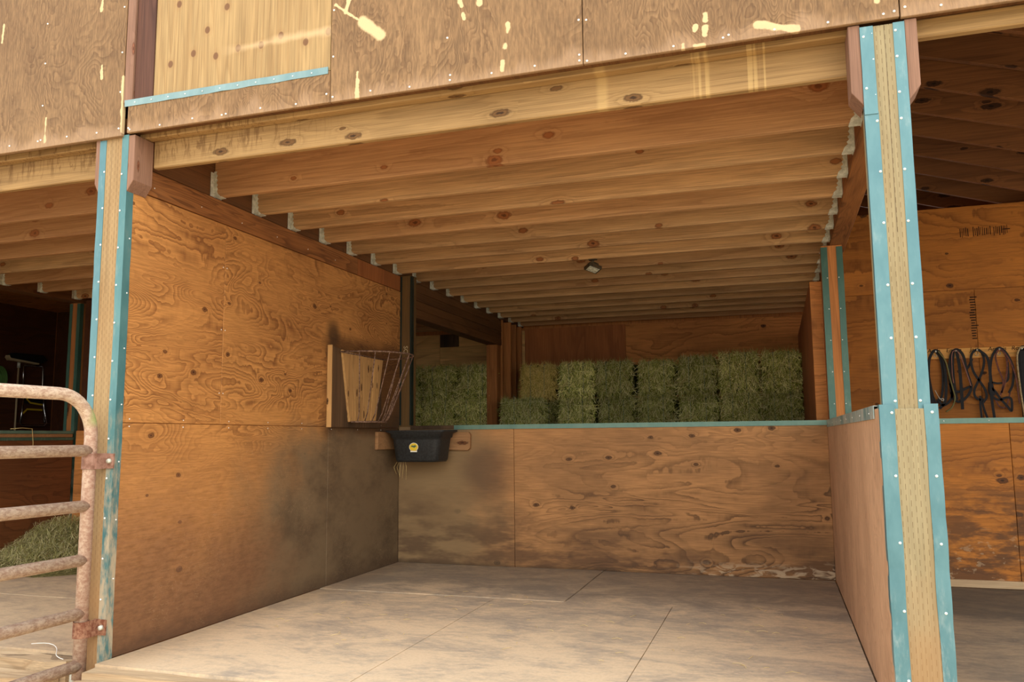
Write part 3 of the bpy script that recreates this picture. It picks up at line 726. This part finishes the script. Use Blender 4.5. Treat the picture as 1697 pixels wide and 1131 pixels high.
ploc(heads(pr_, [(3.744, -.003, z) for z in zs_]+[(3.832, -.003, z) for z in zs_]+[(3.712, -.006, 2.72), (3.712, -.006, 2.5)]+[(3.728, -.015, z) for z in (.2, .45, .7, .95, 1.19)]+[(3.868, -.015, z) for z in (.2, .45, .7, .95, 1.19)], (0, -1, 0), .0058, 'screws'), pr_)
# rear right post
pm = tag(empty('timber_post', (3.785, 3.47, 0)), 'brown timber post with two green metal strips behind the right half wall', 'post')
ploc(box('timber', LUMZ, (3.705, 3.862, D+.002, D+.16, 1.225, 2.613), pm, .003), pm)
ploc(strip(TEALD, pm, 3.705, 3.752, D, 1.225, 2.60, -1, leg=.03), pm); ploc(strip(TEALD, pm, 3.818, 3.862, D, 1.225, 2.60, 1, leg=.03), pm)
ploc(heads(pm, [(x, D-.003, 1.35+.25*i) for i in range(5) for x in (3.742, 3.828)], (0, -1, 0), .005, 'screws'), pm)
# rear left (dark) post
pd = tag(empty('timber_post', (.056, 3.47, 0)), 'dark narrow post at the end of the solid plywood wall, above the hay rack corner', 'post')
ploc(box('timber', POST_O, (.0, .112, D+.016, D+.125, -.02, 2.628), pd, .003), pd)
ploc(strip(TEALK, pd, .0, .016, D+.014, 1.23, 2.62, -1, leg=.02), pd); ploc(strip(TEALK, pd, .100, .113, D+.014, 1.23, 2.62, 1, leg=.05), pd)
o = ploc(text_mesh('chalk_mark', 'SC', .06, CHALK, face_to_minus_y(.055, D+.0145, 1.93, PI/2), pd), pd)
# far left stall's back corner post
pk = tag(empty('timber_post', (-3.865, 3.47, 0)), 'timber corner post with teal edges at the back of the neighbouring stall', 'post')
ploc(box('timber', LUMZ, (-3.93, -3.795, D+.002, D+.15, -.02, 2.598), pk, .003), pk)
ploc(strip(TEALD, pk, -3.932, -3.895, D, .0, 2.59, -1), pk); ploc(strip(TEALD, pk, -3.832, -3.793, D, .0, 2.59, 1), pk)
ploc(box('metal_flashing', TEALD, (-3.792, -3.785, D+.10, D+.152, 0, 2.59), pk, 0), pk)
# rear post under the laminated beam
pq = tag(empty('timber_post', (-.08, 6.3, 0)), 'plain brown post under the far end of the thick beam, between two hay stacks', 'post')
ploc(box('timber', LUMZ, (-.155, -.015, 6.24, 6.385, -.02, 2.283), pq, .004), pq)

# ------------------------------------------------------------------ gate
gt = tag(empty('pipe_gate', (-.08, -.07, -.1)), 'faded pink pipe gate with round rails hinged on the left post', 'gate')
GX, GY, GR = -.082, -.072, .032
up = [(GX, GY, -.075)]
up += [(GX, GY, 1.10)]
Rc = .21
for k in range(0, 11):
    a = k/10*PI/2; up.append((GX, GY-Rc+Rc*math.cos(a), 1.135+Rc*math.sin(a)))
up.append((GX, -2.6, 1.345)); 
ploc(MB().tube(up, GR, 14).build('frame_pipe', PIPE, gt), gt)
for z in (1.060, .778, .508, .244, -.010): ploc(MB().tube([(GX, GY-.01, z), (GX, -2.6, z)], GR*.93, 14).build('rail', PIPE, gt), gt)
def hinge(z, mat):
    mb = MB(); mb.prism([(GX+.02, z-.04), (.012, z-.038), (.014, z+.038), (GX+.02, z+.04)], 'y', -.012, -.0045)
    ring = []
    for k in range(17):
        a = PI*.0 + 2*PI*k/16; ring.append((GX+.0385*math.cos(a), GY+.0385*math.sin(a)))
    for i in range(16):
        a, b = ring[i], ring[i+1]
        mb.add([(a[0], a[1], z-.04), (b[0], b[1], z-.04), (b[0], b[1], z+.04), (a[0], a[1], z+.04)], [(0, 1, 2, 3)])
    mb.box(GX+.03, GX+.045, GY, -.005, z-.04, z+.04)
    h = ploc(mb.build('hinge', mat, gt), gt)
    MB().tube([(-.012, -.012, z), (-.012, -.026, z)], [.014, .011], 8).build('bolt', GALV, h)
hinge(1.005, HINGEP); hinge(.165, HINGE)
ploc(box('hinge_pin_sleeve', GALV, (GX-.05, GX-.02, GY-.01, GY+.03, -.10, -.04), gt, .001), gt)

# ------------------------------------------------------------------ hay rack on its board
hr = tag(empty('hay_rack', (0, 2.5, 1.5)), 'rusty wire hay rack mounted on worn boards on the left plywood wall', 'hay rack')
def xp(o): return ploc(o, hr)
xp(MB().prism([(2.13, 1.20), (2.98, 1.20), (2.98, 1.77), (2.13, 1.835)], 'x', .001, .034).build('backing_board', OLDB, hr, .004))
xp(box('edge_board', BOARD, (.001, .040, 2.118, 2.132, 1.20, 1.84), hr, .002))
pls = [((2.26, 1.815), (2.40, 1.805), (2.49, 1.25), (2.39, 1.245)), ((2.405, 1.806), (2.60, 1.80), (2.62, 1.25), (2.495, 1.248)), ((2.605, 1.802), (2.80, 1.80), (2.74, 1.26), (2.625, 1.25)), ((2.805, 1.80), (2.965, 1.80), (2.84, 1.262), (2.745, 1.26))]
for q in pls: xp(MB().prism(q, 'x', .035, .052+rr.uniform(0, .006)).build('slat', BOARD, hr, .002))
rim = []
for k in range(15):
    t = k/14; a = PI*t; rim.append((.055+.42*math.sin(a)**.85, 2.60-.37*math.cos(a), 1.795))
xp(MB().tube(rim+[], .0065, 8).build('rim', WIRE, hr)); xp(MB().tube([rim[0], rim[-1]], .006, 6).build('rim', WIRE, hr))
bot = []
for k in range(11):
    t = k/10; a = PI*t; bot.append((.06+.17*math.sin(a), 2.62-.22*math.cos(a), 1.245))
xp(MB().tube(bot, .0065, 8).build('rim', WIRE, hr))
for k in range(1, 10):
    a = PI*k/10; p0 = Vector((.055+.42*math.sin(a)**.85, 2.60-.37*math.cos(a), 1.795)); p1 = Vector((.06+.17*math.sin(a), 2.62-.22*math.cos(a), 1.247))
    mid = p1+(p0-p1)*.12+Vector((.012, 0, -.0))
    xp(MB().tube([p0, p0+(p1-p0)*.5+Vector((.008, 0, 0)), mid, p1], .0047, 6).build('bar', WIRE, hr))

# ------------------------------------------------------------------ feed tub and its boards
b1 = MB().prism([(.48, 1.025), (.515, 1.005), (.69, 1.0), (.712, 1.02), (.715, 1.14), (.695, 1.163), (.03, 1.163), (.03, 1.005)], 'y', D-.040, D-.001).build('bracket_board', BOARDX, None, .003)
tag(b1, 'brown board with clipped corners screwed to the back half wall behind the black feed tub', 'board')
b2 = box('bracket_board', BOARDX, (.001, .032, 2.925, D-.045, 1.015, 1.168), None, .004)
tag(b2, 'short board on the left plywood wall at the left end of the black feed tub', 'board')
tb = tag(empty('feed_tub', (.33, 3.2, .91)), 'black rubber feed tub with a yellow sticker hanging in the back left corner', 'tub')
def rring(x0, x1, y0, y1, r, z, n=5):
    out = []
    for (cx, cy, a0) in ((x1-r, y1-r, 0), (x0+r, y1-r, PI/2), (x0+r, y0+r, PI), (x1-r, y0+r, 1.5*PI)):
        for k in range(n+1): a = a0+PI/2*k/n; out.append((cx+r*math.cos(a), cy+r*math.sin(a), z))
    return out
prof = [(.10, .055, .906, .05), (.085, .045, .925, .055), (.062, .03, 1.09, .06), (.058, .026, 1.112, .06), (.045, .018, 1.116, .06), (.04, .012, 1.150, .06), (.004, .0, 1.166, .05), (.004, .0, 1.180, .05),
        (.018, .010, 1.180, .05), (.052, .028, 1.155, .06), (.075, .04, 1.10, .05), (.10, .06, .925, .04)]
vs, fs = [], []; n = 24
for (ix, iy, z, r) in prof: vs += rring(.036+ix, .615-ix, 3.01+iy, D-.044-iy*.5, r, z)
for i in range(len(prof)-1):
    for j in range(n): fs.append((i*n+j, i*n+(j+1) % n, (i+1)*n+(j+1) % n, (i+1)*n+j))
fs += [tuple(range(n))[::-1], tuple(range((len(prof)-1)*n, len(prof)*n))]
ploc(MB().add(vs, fs, True).build('tub_body', BLACKR, tb), tb)
YS = 3.0425
def disc(name, mat, cx, cz, rx, rz, y, parent, n=24, zmin=None):
    pts = [(cx+rx*math.cos(2*PI*k/n), cz+rz*math.sin(2*PI*k/n)) for k in range(n)]
    return MB().prism(pts, 'y', y-.0015, y).build(name, mat, parent)
st = empty('sticker'); st.parent = tb; st.location = -Vector(tb.location)
def tilt(o):   # lie on the tub's sloping front
    o.location = (0, 0, 0); return o
for args in (('sticker_badge', STW, .318, 1.035, .043, .037, YS-.006), ('sticker_badge', STY, .318, 1.035, .039, .033, YS-.0078)): disc(*args, st)
MB().box(.288, .348, YS-.0085, YS-.004, .992, 1.006).build('sticker_tab', STW, st)
MB().box(.291, .345, YS-.0088, YS-.006, 1.003, 1.013).build('sticker_band', STO, st)
MB().prism([(.292, 1.038), (.302, 1.050), (.318, 1.047), (.334, 1.053), (.346, 1.040), (.334, 1.036), (.326, 1.028), (.312, 1.034)], 'y', YS-.0106, YS-.009).build('sticker_picture', STG, st)

# ------------------------------------------------------------------ hay
def bale_meshes(seed, dx, dy, dz, nst, mat, core):
    R = random.Random(seed); nx, ny, nz = 10, 8, 9
    bm = bmesh.new(); bmesh.ops.create_cube(bm, size=1); bmesh.ops.subdivide_edges(bm, edges=bm.edges, cuts=7, use_grid_fill=True)
    for v in bm.verts:
        c = v.co*2; q = Vector([math.copysign(abs(k)**1.0, k) for k in c])
        # round the edges and pinch along the twine lines
        rnd = 1-.11*max(0, (abs(q.x)*abs(q.z)+abs(q.y)*abs(q.z)+abs(q.x)*abs(q.y)-1.))
        p = Vector((q.x*dx/2, q.y*dy/2, q.z*dz/2))*rnd*.975
        pin = sum(math.exp(-((p.x-s*dx*.2)/.03)**2) for s in (-1, 1))*.038
        p.y -= math.copysign(pin, p.y) if abs(q.y) > .9 else 0; p.z -= math.copysign(pin, p.z) if abs(q.z) > .9 else 0
        p += Vector([.016*mnoise.noise(p*9+Vector((seed*7, k*5, 0))) for k in range(3)])
        v.co = p+Vector((0, 0, dz/2))
    cm = bpy.data.meshes.new('bale_core'); bm.to_mesh(cm); bm.free(); cm.materials.append(core)
    vs = []; fs = []
    for i in range(nst):
        f = R.choices('FTLRB', (52, 26, 10, 10, 2))[0]
        u, v = R.uniform(-1, 1), R.uniform(-1, 1)
        if f == 'F': p = Vector((u*dx/2, -dy/2, v*dz/2)); nn = Vector((0, -1, 0))
        elif f == 'B': p = Vector((u*dx/2, dy/2, v*dz/2)); nn = Vector((0, 1, 0))
        elif f == 'T': p = Vector((u*dx/2, v*dy/2, dz/2)); nn = Vector((0, 0, 1))
        elif f == 'L': p = Vector((-dx/2, u*dy/2, v*dz/2)); nn = Vector((-1, 0, 0))
        else: p = Vector((dx/2, u*dy/2, v*dz/2)); nn = Vector((1, 0, 0))
        if f == 'F':
            pin = sum(math.exp(-((p.x-s*dx*.2)/.03)**2) for s in (-1, 1)); p.y += pin*.034
        rr_ = .06*(max(0, max(abs(u), abs(v))-.62)/.38)**1.6; p -= nn*rr_
        a = R.gauss(PI/2, .75) + .9*mnoise.noise(Vector((p.x*7, p.z*7, seed)))
        t1 = nn.orthogonal().normalized(); t2 = nn.cross(t1)
        if f == 'F': t1, t2 = Vector((1, 0, 0)), Vector((0, 0, 1))
        d = t1*math.cos(a)+t2*math.sin(a); L = R.uniform(.06, .19); w2 = R.uniform(.0014, .0036); lift = R.uniform(-.2, .5)
        side = d.cross(nn).normalized()*w2
        bend = side.normalized()*R.uniform(-.03, .03)
        pts = [p-d*L/2+nn*.002, p+nn*(.008+.02*lift*R.random())+bend, p+d*L/2+nn*R.uniform(-.004, .028)]
        o = len(vs)
        for q in pts[:2]: vs += [q-side+Vector((0, 0, dz/2)), q+side+Vector((0, 0, dz/2))]
        vs.append(pts[2]+Vector((0, 0, dz/2)))
        fs += [(o, o+1, o+3, o+2), (o+2, o+3, o+4)]
    sm = bpy.data.meshes.new('hay_strands'); sm.from_pydata([tuple(v) for v in vs], [], fs); sm.materials.append(mat); sm.update()
    return cm, sm
BV = [bale_meshes(11, .45, .90, .395, 3300, HAY, HCORE), bale_meshes(23, .45, .90, .395, 3300, HAY, HCORE), bale_meshes(37, .45, .90, .395, 3300, HAY, HCORE)]
BY = bale_meshes(51, .47, .90, .40, 3300, HAYY, HCOREY)
def bale(x, y, z, var, label, group, rot=0, s=(1, 1, 1)):
    e = tag(empty('hay_bale', (x, y, z)), label, 'hay bale', group); e.rotation_euler = (0, 0, rot); e.scale = s
    for nm, me in zip(('bale_body', 'hay_strands'), var):
        o = bpy.data.objects.new(nm, me); C.objects.link(o); o.parent = e
        if nm == 'hay_strands': o['kind'] = 'stuff'
    tw = MB()
    for xx in (-.095, .095):
        tw.tube([(xx, -.466, .02), (xx, -.468, .38), (xx, -.44, .40), (xx, .44, .40)], .0022, 4)
    o = tw.build('twine', ORANGE, e)
    return e
G = 'hay bales stacked on end behind the back half wall'
z1, z2 = 1.2, 1.615
bw = [(.97, 0), (1.47, 1), (1.955, 2), (2.44, 0), (2.925, 1), (3.385, 2)]
names_b = ['just right of the dark gap', 'second right of the dark gap', 'third right of the dark gap', 'fourth right of the dark gap', 'next to the corner bale', 'in the right corner against the store partition']
for i, (x, v) in enumerate(bw): bale(x, 6.78+.05*math.sin(i*2.6), z1, BV[v], 'green hay bale in the bottom row, '+names_b[i], G, s=(.94, 1, 1))
twx = [(.49, BY, 'pale straw-coloured hay bale at the left end of the top row'), (.985, BV[0], 'green hay bale of the top row just right of the pale straw-coloured one'),
       (1.475, BV[1], 'green hay bale of the top row, third from the left end of the long stack'), (1.955, BV[2], 'green hay bale of the top row, in the middle of the long stack'),
       (2.44, BV[0], 'green hay bale of the top row, third from the right partition'), (2.92, BV[1], 'tall green hay bale of the top row, second from the right partition'),
       (3.375, BV[2], 'green hay bale of the top row, tight against the right partition')]
for i, (x, v, l) in enumerate(twx):
    bale(x, 6.75+.07*math.sin(i*2.3+1)-(.03 if i == 0 else 0), z2, v, l, G, rot=.03*math.sin(i*2.3), s=(.93+.04*math.sin(i*3.1), 1, 1.0 if i < 4 else 1.13 if i in (5, 6) else 1.05))
bale(.36, 6.16, z1, (bale_meshes(71, .50, .62, .36, 5000, HAY, HCORE)), 'green hay bale lying alone in front at the left end of the long stack', G, rot=.25)
bale(.47, 6.98, z1, BV[2], 'green hay bale in the bottom row behind the lone front bale', G, s=(.9, .82, 1))
for i, x in enumerate((-1.31, -.82, -.335)):
    pos = ('left', 'middle', 'right')[i]
    extra = ('half hidden by the dark post', 'between its neighbours', 'beside the plain brown post')[i]
    bale(x, 6.72 if i < 2 else 6.70, z1, BV[i], 'bottom row hay bale of the small left stack, '+extra, 'hay bales in the small left stack')
    bale(x+.01, 6.70, z2, BV[(i+1) % 3], 'top row hay bale of the small left stack, '+extra, 'hay bales in the small left stack', rot=.02*i, s=(1, 1, 1.04))

def hay_pile():
    R = random.Random(5); vs = []; fs = []
    n = 24; core = []; cf = []
    def hgt(x, y):
        a = math.exp(-(((x+3.50)/.62)**2+((y-3.12)/.42)**2)**1.0)
        b = .55*math.exp(-(((x+3.15)/.55)**2+((y-2.65)/.5)**2))
        return .32*a+.17*b
    for i in range(17000):
        x = R.gauss(-3.3, .42); y = R.gauss(2.9, .36)
        if x < -3.76 or y > 3.38 or x > -2.1 or y < 1.7: continue
        h = hgt(x, y); z = .004+h*R.uniform(.55, 1.05)
        a = R.uniform(0, 2*PI); el = R.gauss(0, .35)*(1 if h > .05 else .15)
        d = Vector((math.cos(a)*math.cos(el), math.sin(a)*math.cos(el), math.sin(el))); L = R.uniform(.06, .2)
        s_ = d.cross(Vector((0, 0, 1))).normalized()*R.uniform(.0012, .0025); p = Vector((x, y, z)); b_ = Vector((R.uniform(-.02, .02), R.uniform(-.02, .02), R.uniform(0, .02)))
        pts = [p-d*L/2, p+b_, p+d*L/2]
        for q in pts: q.z = max(q.z, .003); q.x = max(q.x, -3.765); q.y = min(q.y, 3.392)
        o = len(vs)
        for q in pts[:2]: vs += [q-s_, q+s_]
        vs.append(pts[2]); fs += [(o, o+1, o+3, o+2), (o+2, o+3, o+4)]
    nx = 22
    for j in range(nx+1):
        for i in range(nx+1):
            x = -3.766+1.5*i/nx; y = 1.9+1.488*j/nx; core.append((x, y, hgt(x, y)*.72-.006))
    for j in range(nx):
        for i in range(nx): a = j*(nx+1)+i; cf.append((a, a+1, a+nx+2, a+nx+1))
    e = tag(empty('hay_pile', (-3.4, 2.9, 0)), 'loose heap of pale green hay on the floor of the neighbouring stall, behind the gate', 'hay')
    me = bpy.data.meshes.new('hay_strands'); me.from_pydata([tuple(v) for v in vs], [], fs); me.materials.append(HAYL)
    o = bpy.data.objects.new('hay_strands', me); C.objects.link(o); o.parent = e; o.location = -Vector(e.location); o['kind'] = 'stuff'
    ploc(MB().add(core, cf, True).build('hay_mound', simple('hay_mound_mat', (130, 124, 70), .95, 0, (80, 74, 36), 40), e), e)
hay_pile()
# a few stray stalks
def stray(name, cx, cy, spread, count, z, mat, label, seed):
    R = random.Random(seed); mb = MB()
    for i in range(count):
        x = cx+R.uniform(-spread, spread); y = cy+R.uniform(-spread, spread)*.5; a = R.uniform(0, PI); L = R.uniform(.02, .07)
        mb.tube([(x, y, z), (x+L*.5*math.cos(a), y+L*.5*math.sin(a), z+.004), (x+L*math.cos(a+.3), y+L*math.sin(a+.3), z)], .0011, 4)
    o = mb.build(name, mat); tag(o, label, 'hay', None, 'stuff'); return o
stray('loose_straw', 1.9, 1.4, 1.6, 60, .006, STRW, 'scattered bits of straw on the rubber mats', 4)
tr = MB()
for k in range(5):
    x = .12+.02*k; tr.tube([(x, 3.12, .905), (x-.02+.01*k, 3.10, .86), (x+.012*math.sin(k*2), 3.11, .80-.012*k)], .0012, 4)
tag(tr.build('straw_wisp', STRW), 'wisp of straw dangling under the black feed tub', 'hay')
tr = MB()
pts = []
for k in range(14): t = k/13; pts.append((-.62+.44*t, .13+.06*math.sin(t*5)-.15*t, .012+.004*math.sin(t*9)))
tag(tr.tube(pts, .0022, 5).build('string', WHITES), 'bit of white string lying on the ground left of the front post', 'string')
tag(MB().tube([(-3.765, 2.62, 1.235), (-3.762, 2.75, 1.245), (-3.760, 2.86, 1.238), (-3.760, 2.88, 1.10), (-3.758, 2.88, 1.0)], .003, 5).build('straw', STRW), 'bent pale stalk hanging over the sill of the dark room window', 'hay')

# ------------------------------------------------------------------ flood light
fl_ = tag(empty('flood_light', (1.86, 3.33, 2.63)), 'small square flood light under the ceiling joists', 'lamp')
Rm = Matrix.Rotation(math.radians(-22), 4, 'X') @ Matrix.Rotation(math.radians(42), 4, 'Z')
def lb(name, mat, b, parent, z=-.075, bev=.004):
    mb = MB().box(*b); mb.v = [tuple(Rm @ Vector(v)+Vector((0, 0, z))) for v in mb.v]; return mb.build(name, mat, parent, bev)
lb('housing', LAMPB, (-.062, .062, -.05, .05, -.016, .016), fl_)
lb('housing_back', LAMPB, (-.04, .04, -.032, .032, .016, .045), fl_)
lb('lens', LENS, (-.048, .048, -.036, .036, -.0175, -.012), fl_, bev=0)
MB().tube([(0, .0, 0), (0, 0, -.03)], .012, 8).build('mount', LAMPB, fl_)
MB().box(-.035, .035, -.02, .02, -.006, .001).build('mount_plate', LAMPB, fl_)

# ------------------------------------------------------------------ halters on the hook board
hb = tag(empty('hook_board', (5.1, YT, 1.85)), 'long narrow wooden board with handwritten names over the row of halters', 'board')
ploc(box('board', wood('hook_board_wood', (236, 176, 96), (190, 130, 64), 'x', rings=6, along=.5, cross=6, line=.5, vary=.02), (4.52, 6.2, YT-.02, YT-.001, 1.800, 1.893), hb, .002), hb)
HX = [4.738, 4.905, 5.078, 5.258, 5.437]
for x, t in zip(HX, ('Anda', 'Emma', 'Jack', 'Aramis', 'Rocky')):
    ploc(text_mesh('name_lettering', t, .052, INK, face_to_minus_y(x-.012, YT-.021, 1.876), hb, shear=.2), hb)
    h = MB().tube([(x, YT-.020, 1.868), (x, YT-.05, 1.862), (x, YT-.055, 1.872)], .005, 6); h.dome((x, YT-.055, 1.868), (0, -1, 0), .009)
    h.tube([(x-.012, YT-.024, 1.85), (x-.012, YT-.03, 1.825), (x, YT-.032, 1.815), (x+.010, YT-.03, 1.825), (x+.010, YT-.024, 1.85)], .0028, 5)
    ploc(h.build('hook', GALV, hb), hb)
def spline(ctrl, n=8):
    out = []; P = [Vector(c) for c in ctrl]; P = [P[0]*2-P[1]]+P+[P[-1]*2-P[-2]]
    for i in range(1, len(P)-2):
        for k in range(n):
            t = k/n; out.append(.5*((2*P[i])+(-P[i-1]+P[i+1])*t+(2*P[i-1]-5*P[i]+4*P[i+1]-P[i+2])*t*t+(-P[i-1]+3*P[i]-3*P[i+1]+P[i+2])*t**3))
    out.append(P[-2]); return out
def halter(x, label, straps):
    e = tag(empty('halter', (x, YT-.045, 1.87)), label, 'halter', 'halters and bridles hanging on the hook board')
    for (nm, mat, ctrl, kind, r) in straps:
        pts = spline([(c[0], c[2] if len(c) > 2 else 0, c[1]) for c in ctrl])
        mb = MB()
        if kind == 'r': mb.tube(pts, r, 7)
        else: mb.ribbon(pts, r*2, .004, (0, -1, 0))
        mb.build(nm, mat, e)
    return e
K, B_ = LEATH_K, LEATH_B
halter(HX[0], 'black halter with an olive lead rope, first on the board beside the right post', [
    ('crown_strap', K, [(-.05, -.50), (-.072, -.30), (-.062, -.10), (-.03, -.015), (.0, .008), (.035, -.02), (.062, -.10), (.068, -.3), (.05, -.46), (0, -.53)], 'b', .012),
    ('cheek_strap', K, [(.0, .004, .01), (.035, -.06, .01), (.05, -.22, .01), (.03, -.40, .01), (-.01, -.47, .01), (-.045, -.42, .01), (-.07, -.22, .01)], 'b', .010),
    ('nose_strap', K, [(-.01, -.44), (.03, -.50), (.09, -.46), (.115, -.38), (.10, -.30)], 'b', .010),
    ('lead_rope', ROPE_G, [(.02, .0, -.012), (.075, -.1, -.012), (.10, -.25, -.012), (.12, -.36, -.012), (.13, -.44, -.012), (.10, -.52, -.012), (.05, -.56, -.012)], 'r', .007),
    ('snap', GALV, [(-.03, -.36, -.015), (.0, -.43, -.015), (.03, -.46, -.015), (.035, -.44, -.015), (.0, -.44, -.015)], 'r', .003)])
halter(HX[1], 'dark halter with a pinkish cord and folded straps, second on the board', [
    ('crown_strap', K, [(-.06, -.40), (-.065, -.2), (-.045, -.05), (-.01, .005), (.03, -.0), (.062, -.06), (.08, -.2), (.105, -.34), (.06, -.43), (.0, -.47), (-.05, -.44), (-.06, -.38)], 'b', .011),
    ('cheek_strap', K, [(-.02, 0, .01), (-.035, -.15, .01), (-.03, -.35, .01), (-.02, -.45, .01)], 'b', .014),
    ('throat_strap', K, [(.005, 0, -.006), (.02, -.15, -.006), (.022, -.35, -.006), (.02, -.54, -.006)], 'b', .013),
    ('nose_strap', K, [(-.05, -.36), (0, -.38), (.06, -.35), (.105, -.33)], 'b', .011),
    ('cord', simple('pink_cord', (150, 104, 92), .8), [(.0, .004, -.014), (-.035, -.03, -.014), (-.045, -.2, -.014), (-.04, -.3, -.014)], 'r', .004),
    ('cord', simple('pink_cord_b', (150, 104, 92), .8), [(.01, .0, -.014), (.04, -.08, -.014), (.075, -.22, -.014), (.10, -.33, -.014)], 'r', .005)])
halter(HX[2], 'black crossed halter with two long straps hanging low, third on the board', [
    ('crown_strap', K, [(.0, .005), (-.04, -.03), (-.055, -.10), (-.04, -.2), (0, -.28), (.04, -.36), (.05, -.43), (.02, -.48)], 'b', .010),
    ('crown_strap', K, [(.0, .005), (.035, -.02), (.052, -.10), (.03, -.2), (-.01, -.29), (-.045, -.37), (-.04, -.43), (0, -.46)], 'b', .010),
    ('lead_strap', K, [(.01, 0, -.01), (.075, -.07, -.01), (.09, -.2, -.01), (.085, -.4, -.01), (.10, -.66, -.01)], 'b', .011),
    ('lead_strap', K, [(0, -.42), (-.005, -.52), (.0, -.66)], 'b', .009),
    ('lead_strap', K, [(.015, -.44, .008), (.02, -.52, .008), (.055, -.66, .008)], 'b', .009),
    ('cheek_strap', K, [(-.04, -.08, .01), (-.075, -.15, .01), (-.095, -.18, .01)], 'b', .009)])
halter(HX[3], 'brown and black leather bridle with looped reins, fourth on the board', [
    ('crown_strap', K, [(-.07, -.42), (-.085, -.22), (-.065, -.08), (-.02, .0), (.02, .003), (.065, -.06), (.10, -.18), (.085, -.32), (.05, -.40)], 'b', .010),
    ('cheek_strap', B_, [(0, 0, -.008), (-.035, -.06, -.008), (-.02, -.18, -.008), (.01, -.3, -.008), (-.02, -.42, -.008)], 'b', .007),
    ('cheek_strap', B_, [(0, 0, -.008), (.045, -.05, -.008), (.05, -.18, -.008), (.02, -.32, -.008), (-.01, -.40, -.008)], 'b', .007),
    ('rein', B_, [(.01, 0, -.014), (.07, -.10, -.014), (.11, -.25, -.014), (.12, -.42, -.014), (.125, -.50, -.014)], 'b', .006),
    ('rein', B_, [(.06, -.40, .006), (.02, -.52, .006), (-.03, -.52, .006), (-.06, -.46, .006)], 'b', .006),
    ('nose_strap', K, [(-.10, -.34), (-.06, -.38), (-.02, -.45), (.03, -.52), (.06, -.56), (.065, -.46), (.03, -.44), (-.04, -.46), (-.10, -.40), (-.10, -.30)], 'b', .010),
    ('brow_strap', K, [(-.08, -.3), (-.02, -.31), (.05, -.28), (.06, -.12)], 'b', .008)])
halter(HX[4], 'black halter framed by a cream braided rope, last on the board by the picture edge', [
    ('braided_rope', ROPE_T, [(-.02, -.66, -.01), (-.035, -.45, -.01), (-.045, -.25, -.01), (-.045, -.08, -.01), (-.02, -.005, -.01), (.0, .008, -.01), (.03, -.005, -.01), (.05, -.08, -.01), (.05, -.4, -.01)], 'r', .008),
    ('crown_strap', K, [(-.02, -.62), (-.025, -.3), (-.02, -.04), (0, -.01), (.02, -.04), (.02, -.62)], 'b', .016),
    ('crown_strap', K, [(.0, -.02, -.004), (.0, -.3, -.004), (.0, -.6, -.004)], 'b', .02)])

# ------------------------------------------------------------------ things on the dark room's wall
XW = -6.1
cr = tag(empty('folding_chair', (XW+.05, 4.9, 1.33)), 'chrome folding chair with yellow edging hung flat on the dark wall', 'chair')
def cx(o): return ploc(o, cr)
cx(MB().tube([(XW+.03, 4.75, 1.75), (XW+.03, 4.735, 2.09), (XW+.03, 4.75, 2.11), (XW+.03, 5.02, 2.11), (XW+.03, 5.035, 2.09), (XW+.03, 5.05, 1.75), (XW+.05, 5.09, 1.36)], .012, 8).build('frame', CHROME, cr))
cx(MB().tube([(XW+.05, 4.75, 1.78), (XW+.07, 4.72, 1.5), (XW+.07, 4.70, 1.36), (XW+.07, 4.73, 1.32), (XW+.07, 5.07, 1.32), (XW+.07, 5.11, 1.36), (XW+.07, 5.05, 1.56), (XW+.05, 5.04, 1.78)], .011, 8).build('leg_frame', CHROME, cr))
cx(MB().box(XW+.035, XW+.06, 4.77, 5.03, 1.61, 1.80).build('seat', BLACKV, cr, .006))
cx(MB().ribbon([(XW+.066, 4.78, 1.80), (XW+.066, 4.79, 1.66), (XW+.066, 4.84, 1.62), (XW+.066, 5.03, 1.60)], .02, .006, (1, 0, 0)).build('seat_edging', YELLOW, cr))
cx(MB().ribbon([(XW+.066, 4.74, 1.48), (XW+.066, 4.80, 1.535), (XW+.066, 5.03, 1.53)], .022, .006, (1, 0, 0)).build('seat_edging', YELLOW, cr))
br = tag(empty('push_broom', (XW+.05, 4.66, 1.0)), 'push broom standing head up against the dark wall beside the folding chair', 'broom')
ploc(MB().tube([(XW+.06, 4.64, .02), (XW+.04, 4.655, 2.13)], .011, 8).build('handle', HANDLE, br), br)
ploc(MB().prism([(4.47, 2.19), (4.50, 2.155), (4.93, 2.13), (4.93, 2.15), (4.50, 2.185), (4.48, 2.22)], 'x', XW+.01, XW+.08).build('head', HANDLE, br), br)
ploc(MB().prism([(4.50, 2.186), (4.96, 2.15), (5.05, 2.20), (4.98, 2.26), (4.56, 2.255), (4.49, 2.225)], 'x', XW+.005, XW+.09).build('bristles', BLACKV, br), br)
ploc(MB().tube([(XW+.042, 4.654, 2.07), (XW+.042, 4.655, 2.14)], .02, 8).build('socket', GALV, br), br)
ho = tag(empty('hose_coil', (XW+.05, 4.36, 1.9)), 'green coiled hose hanging on the dark wall at the left picture edge', 'hose')
for k in range(6):
    rr0 = .045+.012*k
    ploc(MB().tube([(XW+.02+.012*k, 4.36+rr0*math.cos(2*PI*j/20), 1.90+1.55*rr0*math.sin(2*PI*j/20)) for j in range(20)], .009, 7, closed=True).build('coil', HOSE, ho), ho)
